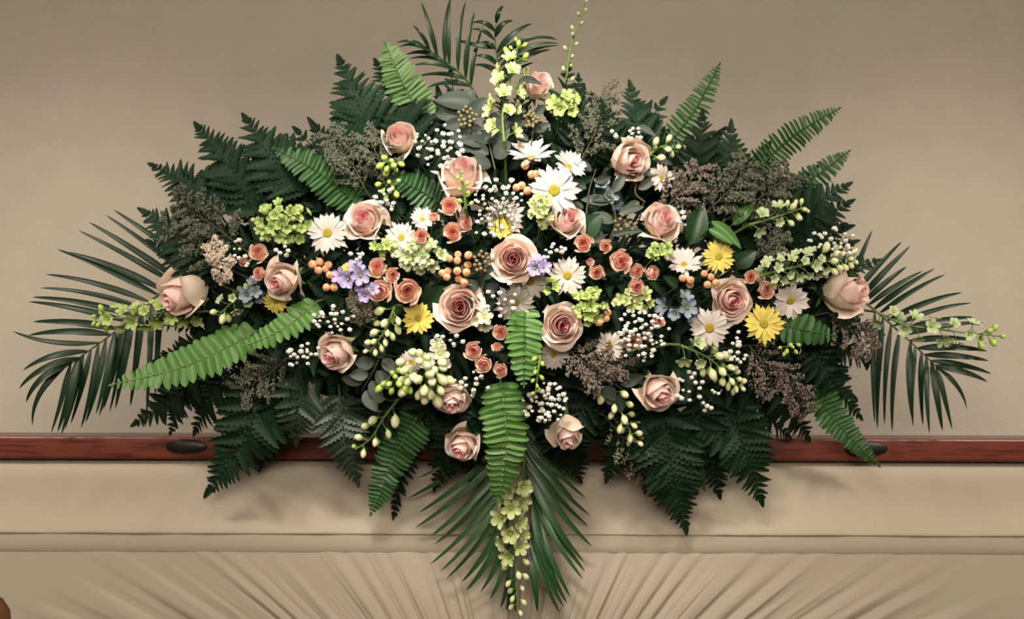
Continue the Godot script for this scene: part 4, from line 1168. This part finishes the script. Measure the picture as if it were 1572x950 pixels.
	cluster("larkspur_stem", "big cream white buds above the downward peach rose", "larkspur", 652, 572, 34, 38, 26, 15, "bud", "cream_bud", 0.01, "green and white larkspur", 0.03)
	cluster("larkspur_stem", "white opened florets right of the big cream buds", "larkspur", 666, 545, 26, 16, 4, 26, "floret", "white_floret", 0.005, "green and white larkspur")
	cluster("larkspur_stem", "small lime buds left of the big cream buds", "larkspur", 608, 584, 24, 14, 11, 11, "bud", "lime_bud", 0.01, "green and white larkspur")
	spike("larkspur_stem", "stem of long pale buds hanging at lower left over dark fern", "larkspur", [[612, 612, 0.11], [590, 640, 0.11], [570, 672, 0.10], [545, 690, 0.10]], 0, 10, 11, 16, 20, "pale_floret", "cream_bud", 0.0, 0.0, "green and white larkspur")
	spike("larkspur_stem", "cream green bud spike hanging below the right white daisy", "larkspur", [[1045, 530], [1085, 548], [1112, 570], [1135, 595]], 5, 22, 24, 14, 17, "pale_floret", "cream_bud", 0.01, 0.3, "green and white larkspur")
	spike("larkspur_stem", "slim bud stem left of the lowest right rose", "larkspur", [[936, 588, 0.15], [955, 635, 0.14], [976, 680, 0.12]], 0, 10, 15, 14, 15, "lime_floret", "cream_bud", 0.0, 0.0, "green and white larkspur")
	spike("larkspur_stem", "white green floret spray left of the far right rose", "larkspur", [[1160, 425], [1210, 412], [1260, 402], [1310, 395]], 30, 17, 22, 12, 17, "pale_floret", "cream_bud", 0.015, 0.6, "green and white larkspur")
	spike("larkspur_stem", "white bud stem right of the bright leaves at right", "larkspur", [[1150, 345], [1185, 335], [1235, 318]], 5, 20, 9, 11, 12, "pale_floret", "cream_bud", 0.02, 0.55, "green and white larkspur")
	spike("larkspur_stem", "pale green larkspur spike reaching out over the far right palm", "larkspur", [[1345, 478, 0.07], [1390, 498, 0.08], [1460, 508, 0.075], [1532, 516, 0.06]], 13, 24, 7, 13, 13, "pale_floret", "lime_bud", 0.0, 0.78, "green and white larkspur")
	cluster("larkspur_stem", "lime green floret cluster right of the dusty pink rose", "larkspur", 904, 470, 24, 26, 22, 16, "mixed", "lime_floret", 0.01, "green and white larkspur")
	cluster("larkspur_stem", "pale yellow green florets under the lowest coral spray rose", "larkspur", 972, 460, 32, 14, 12, 16, "floret", "cream_floret", 0.0, "green and white larkspur")
	spike("larkspur_stem", "long cream larkspur spike hanging lowest in the middle", "larkspur", [[800, 730, 0.09], [783, 790, 0.10], [790, 850, 0.095], [795, 945, 0.085]], 17, 28, 12, 12, 13, "cream_floret", "cream_bud", 0.0, 0.55, "green and white larkspur")
	cluster("larkspur_stem", "cream green florets on the lower edge of the largest daisy", "larkspur", 832, 322, 17, 24, 13, 15, "floret", "cream_floret", 0.035, "green and white larkspur")
	spike("larkspur_stem", "few pale buds right of the upper right rose", "larkspur", [[995, 240], [1015, 225], [1040, 228]], 0, 10, 7, 13, 11, "lime_floret", "cream_bud", 0.015, 0.0, "green and white larkspur")
	spike("larkspur_stem", "small green bud stem standing before the wide pale rose", "larkspur", [[715, 320, 0.20], [712, 290, 0.21], [706, 264, 0.21]], 0, 10, 9, 8, 6, "lime_floret", "lime_bud", 0.0, 0.0, "green and white larkspur")
	cluster("larkspur_stem", "bright green tuft just under the cream pink rose on the right", "larkspur", 1013, 386, 17, 12, 11, 13, "floret", "lime_floret", 0.02, "green and white larkspur")
	cluster("larkspur_stem", "tiny lime sprig below the right yellow daisy", "larkspur", 1212, 532, 14, 8, 7, 7, "bud", "lime_bud", 0.02, "green and white larkspur")
	cluster("larkspur_stem", "green buds at the foot of the tall upper left rose", "larkspur", 600, 252, 14, 9, 8, 10, "bud", "lime_bud", 0.02, "green and white larkspur")
	cluster("larkspur_stem", "green buds above the large cream pink rose on the left", "larkspur", 597, 286, 16, 14, 7, 9, "bud", "lime_bud", 0.01, "green and white larkspur")
	spike("larkspur_stem", "thin lime bud stem along the right edge of the vivid fern", "larkspur", [[830, 545, 0.21], [826, 570, 0.215], [822, 605, 0.21]], 0, 10, 9, 9, 5, "lime_floret", "lime_bud", 0.0, 0.0, "green and white larkspur")
	cluster("larkspur_stem", "white green floret at the right of the cream rose's rim", "larkspur", 738, 487, 16, 12, 4, 22, "floret", "white_floret", 0.0, "green and white larkspur")
	cluster("larkspur_stem", "lime floret between middle daisies and white daisy", "larkspur", 848, 441, 9, 8, 3, 16, "floret", "lime_floret", 0.02, "green and white larkspur")
	# baby's breath
	breath("baby's breath between the tall rose and the wide pale rose", 676, 226, 42, 36, 46)
	breath("baby's breath over the veiled daisy above the middle rose", 764, 318, 46, 48, 62, 0.03)
	breath("baby's breath above the far left roses", 356, 394, 30, 36, 18)
	breath("baby's breath right of the large cream pink rose", 590, 306, 18, 24, 14)
	breath("baby's breath just above the lavender florets", 549, 395, 16, 11, 8)
	breath("baby's breath above the lower left pale rose", 510, 490, 34, 24, 26)
	breath("baby's breath left of the lower left pale rose", 462, 546, 30, 22, 22)
	breath("baby's breath below the vivid fern tip", 838, 618, 36, 36, 56)
	breath("baby's breath round the rosy red spray rose", 985, 512, 42, 44, 66)
	breath("baby's breath right of the lowest right rose", 1068, 598, 42, 42, 26)
	breath("baby's breath above the upper right rose", 966, 206, 32, 12, 13)
	breath("baby's breath above the far right rose", 1276, 374, 40, 24, 32)
	breath("baby's breath below the right yellow daisy", 1130, 540, 20, 28, 16)
	breath("baby's breath scattered above the white middle daisy", 850, 385, 20, 14, 9)
	breath("dim baby's breath between downward rose and orange spray roses", 726, 590, 32, 22, 16)
	breath("baby's breath sprinkled over the shaded middle daisies", 770, 460, 30, 26, 12, 0.03)
	breath("baby's breath dots right of the cream pink rose", 1048, 335, 8, 14, 5)
	breath("baby's breath between cream rose and big cream buds", 686, 522, 26, 12, 10)
	breath("baby's breath near the far left coral pair's right side", 437, 385, 16, 10, 5)
	# feathery filler
	caspia("grey green caspia plume high at the left behind the big fern", 560, 290, 505, 205, 48, 20, "caspia_grey", 0.0, 22, 3.2)
	caspia("grey green caspia plume beside the upright fern's foot", 590, 280, 560, 205, 42, 16, "caspia_grey", 0.0, 22, 3.2)
	caspia("grey green caspia plume at the far left above the rosebud", 370, 380, 270, 310, 55, 22, "caspia_grey", 0.01, 22, 3.4)
	caspia("second grey caspia plume at far left, nearer the rim", 345, 410, 255, 345, 46, 18, "caspia_grey", 0.0, 22, 3.2)
	caspia("cream statice plume right behind the far left rosebud", 345, 440, 325, 375, 26, 16, "statice", 0.03, 20, 3.4)
	caspia("grey caspia plume at upper right below the ferns", 1080, 330, 1150, 250, 55, 22, "caspia_grey", 0.01, 22, 3.2)
	caspia("grey caspia plume reaching right under the right ferns", 1110, 340, 1215, 265, 50, 20, "caspia_grey", 0.0, 22, 3.2)
	caspia("mauve grey caspia plume right of the pinkish daisy", 1010, 330, 1075, 255, 46, 18, "caspia_mauve", 0.0, 20, 3.2)
	caspia("grey caspia plume right of the top rose", 890, 250, 925, 155, 44, 18, "caspia_grey", 0.0, 22, 3.0)
	caspia("thin reddish sprig above the ferns right of the top rose", 925, 170, 935, 128, 22, 8, "caspia_mauve", 0.0, 8, 2.0)
	caspia("mauve caspia plume below the dusty pink rose", 870, 535, 925, 590, 50, 20, "caspia_mauve", 0.01, 12, 3.0)
	caspia("mauve caspia plume left of the lowest right rose", 900, 545, 960, 565, 42, 16, "caspia_mauve", 0.0, 12, 3.0)
	caspia("wispy pale caspia sprig hanging right of the lower centre", 930, 640, 985, 730, 42, 14, "caspia_pale", 0.0, 9, 2.4)
	caspia("mauve caspia plume below the right yellow daisy", 1150, 530, 1190, 600, 44, 18, "caspia_mauve", 0.0, 12, 3.0)
	caspia("mauve caspia sprig near the trailing right fern", 1190, 560, 1235, 635, 40, 14, "caspia_mauve", 0.02, 14, 2.8)
	caspia("grey caspia under the far right rose", 1270, 480, 1335, 540, 42, 14, "caspia_mauve", -0.01, 16, 2.8)
	caspia("grey caspia tangle at lower left among dark fern", 440, 550, 370, 600, 50, 18, "caspia_grey", -0.01, 18, 3.0)
	caspia("dark grey caspia plume above the coral pair on the right", 1165, 395, 1200, 360, 30, 14, "caspia_grey", 0.0, 18, 3.0)
	caspia("pale statice tuft left of the lower left rose", 560, 500, 540, 455, 26, 12, "caspia_pale", 0.0, 18, 3.0)
	# eucalyptus and broad leaves
	eucalyptus("grey eucalyptus sprig with seeds below the top palms", [[735, 235], [725, 195], [700, 160]], 8, 40, 24, "gum_dark", [[717, 180, 14.0]])
	eucalyptus("dark eucalyptus sprig below the cream larkspur at top", [[760, 260], [750, 215], [745, 180]], 9, 38, 22, "gum_dark")
	eucalyptus("grey eucalyptus sprig with seeds between the two right roses", [[930, 380], [945, 340], [935, 290]], 6, 36, 16, "gum", [[958, 348, 16.0]])
	eucalyptus("grey eucalyptus sprig right of the white daisies", [[900, 330], [905, 290], [915, 260]], 5, 32, 14, "gum_dark")
	eucalyptus("grey eucalyptus sprig with seeds left of the middle rose", [[745, 470], [740, 440], [735, 400]], 6, 28, 16, "gum_dark", [[741, 402, 14.0]])
	eucalyptus("grey eucalyptus leaves below the lower left pale rose", [[585, 545], [570, 575], [555, 600]], 7, 32, 20, "gum")
	eucalyptus("grey eucalyptus leaves between lowest right rose and caspia", [[900, 600], [930, 585], [960, 600]], 6, 36, 18, "gum_dark")
	eucalyptus("grey eucalyptus sprig with seeds below the topmost rose", [[815, 225], [818, 195], [812, 165]], 5, 26, 12, "gum_dark", [[815, 184, 10.0]])
	eucalyptus("grey eucalyptus leaves behind the upper right rose", [[990, 310], [975, 290], [1000, 235]], 6, 30, 14, "gum")
	leaf("large grey green leaf at the top left of the spray's heart", 728, 160, 668, 150, 34, "gum_dark", 0.01)
	leaf("dark leaf lying across the topmost rose", 798, 122, 830, 126, 13, "gum_dark", 0.05)
	leaf("green leaf right of the pale pink rose near centre", 890, 365, 922, 328, 36, "broad", 0.0)
	leaf("pale pointed leaf below the large seeded eucalyptus", 940, 362, 980, 352, 9, "gum", 0.03)
	leaf("large dark green leaf right of the cream pink rose", 1060, 375, 1080, 312, 36, "broad", 0.0)
	leaf("bright green leaf pointing down-right above the yellow daisy", 1092, 340, 1140, 378, 18, "broad_bright", 0.02)
	leaf("second bright green leaf just left of the first", 1088, 352, 1125, 372, 16, "broad_bright", 0.025)
	leaf("light green leaf left of the right white bud stem", 1125, 345, 1160, 310, 18, "broad_bright", 0.01)
	leaf("dark leaf under the side-on daisy on the right", 1040, 440, 1022, 424, 16, "broad", 0.03)
	leaf("dark green leaf below the coral group left of centre", 650, 470, 680, 440, 30, "broad", -0.02)
	leaf("dark green leaf left of the lavender florets", 520, 470, 500, 455, 24, "broad", -0.01)
	leaf("grey leaf below the lower left florets", 592, 545, 560, 528, 24, "gum_dark", 0.0)
	leaf("dark leaf at the top right of the small fern clump", 925, 205, 945, 185, 14, "broad", 0.0)
	leaf("grey leaf above the upper right rose's baby's breath", 978, 195, 1006, 206, 13, "gum", 0.02)
	leaf("dark green leaf under the right coral pair", 1130, 410, 1160, 385, 28, "broad", -0.02)
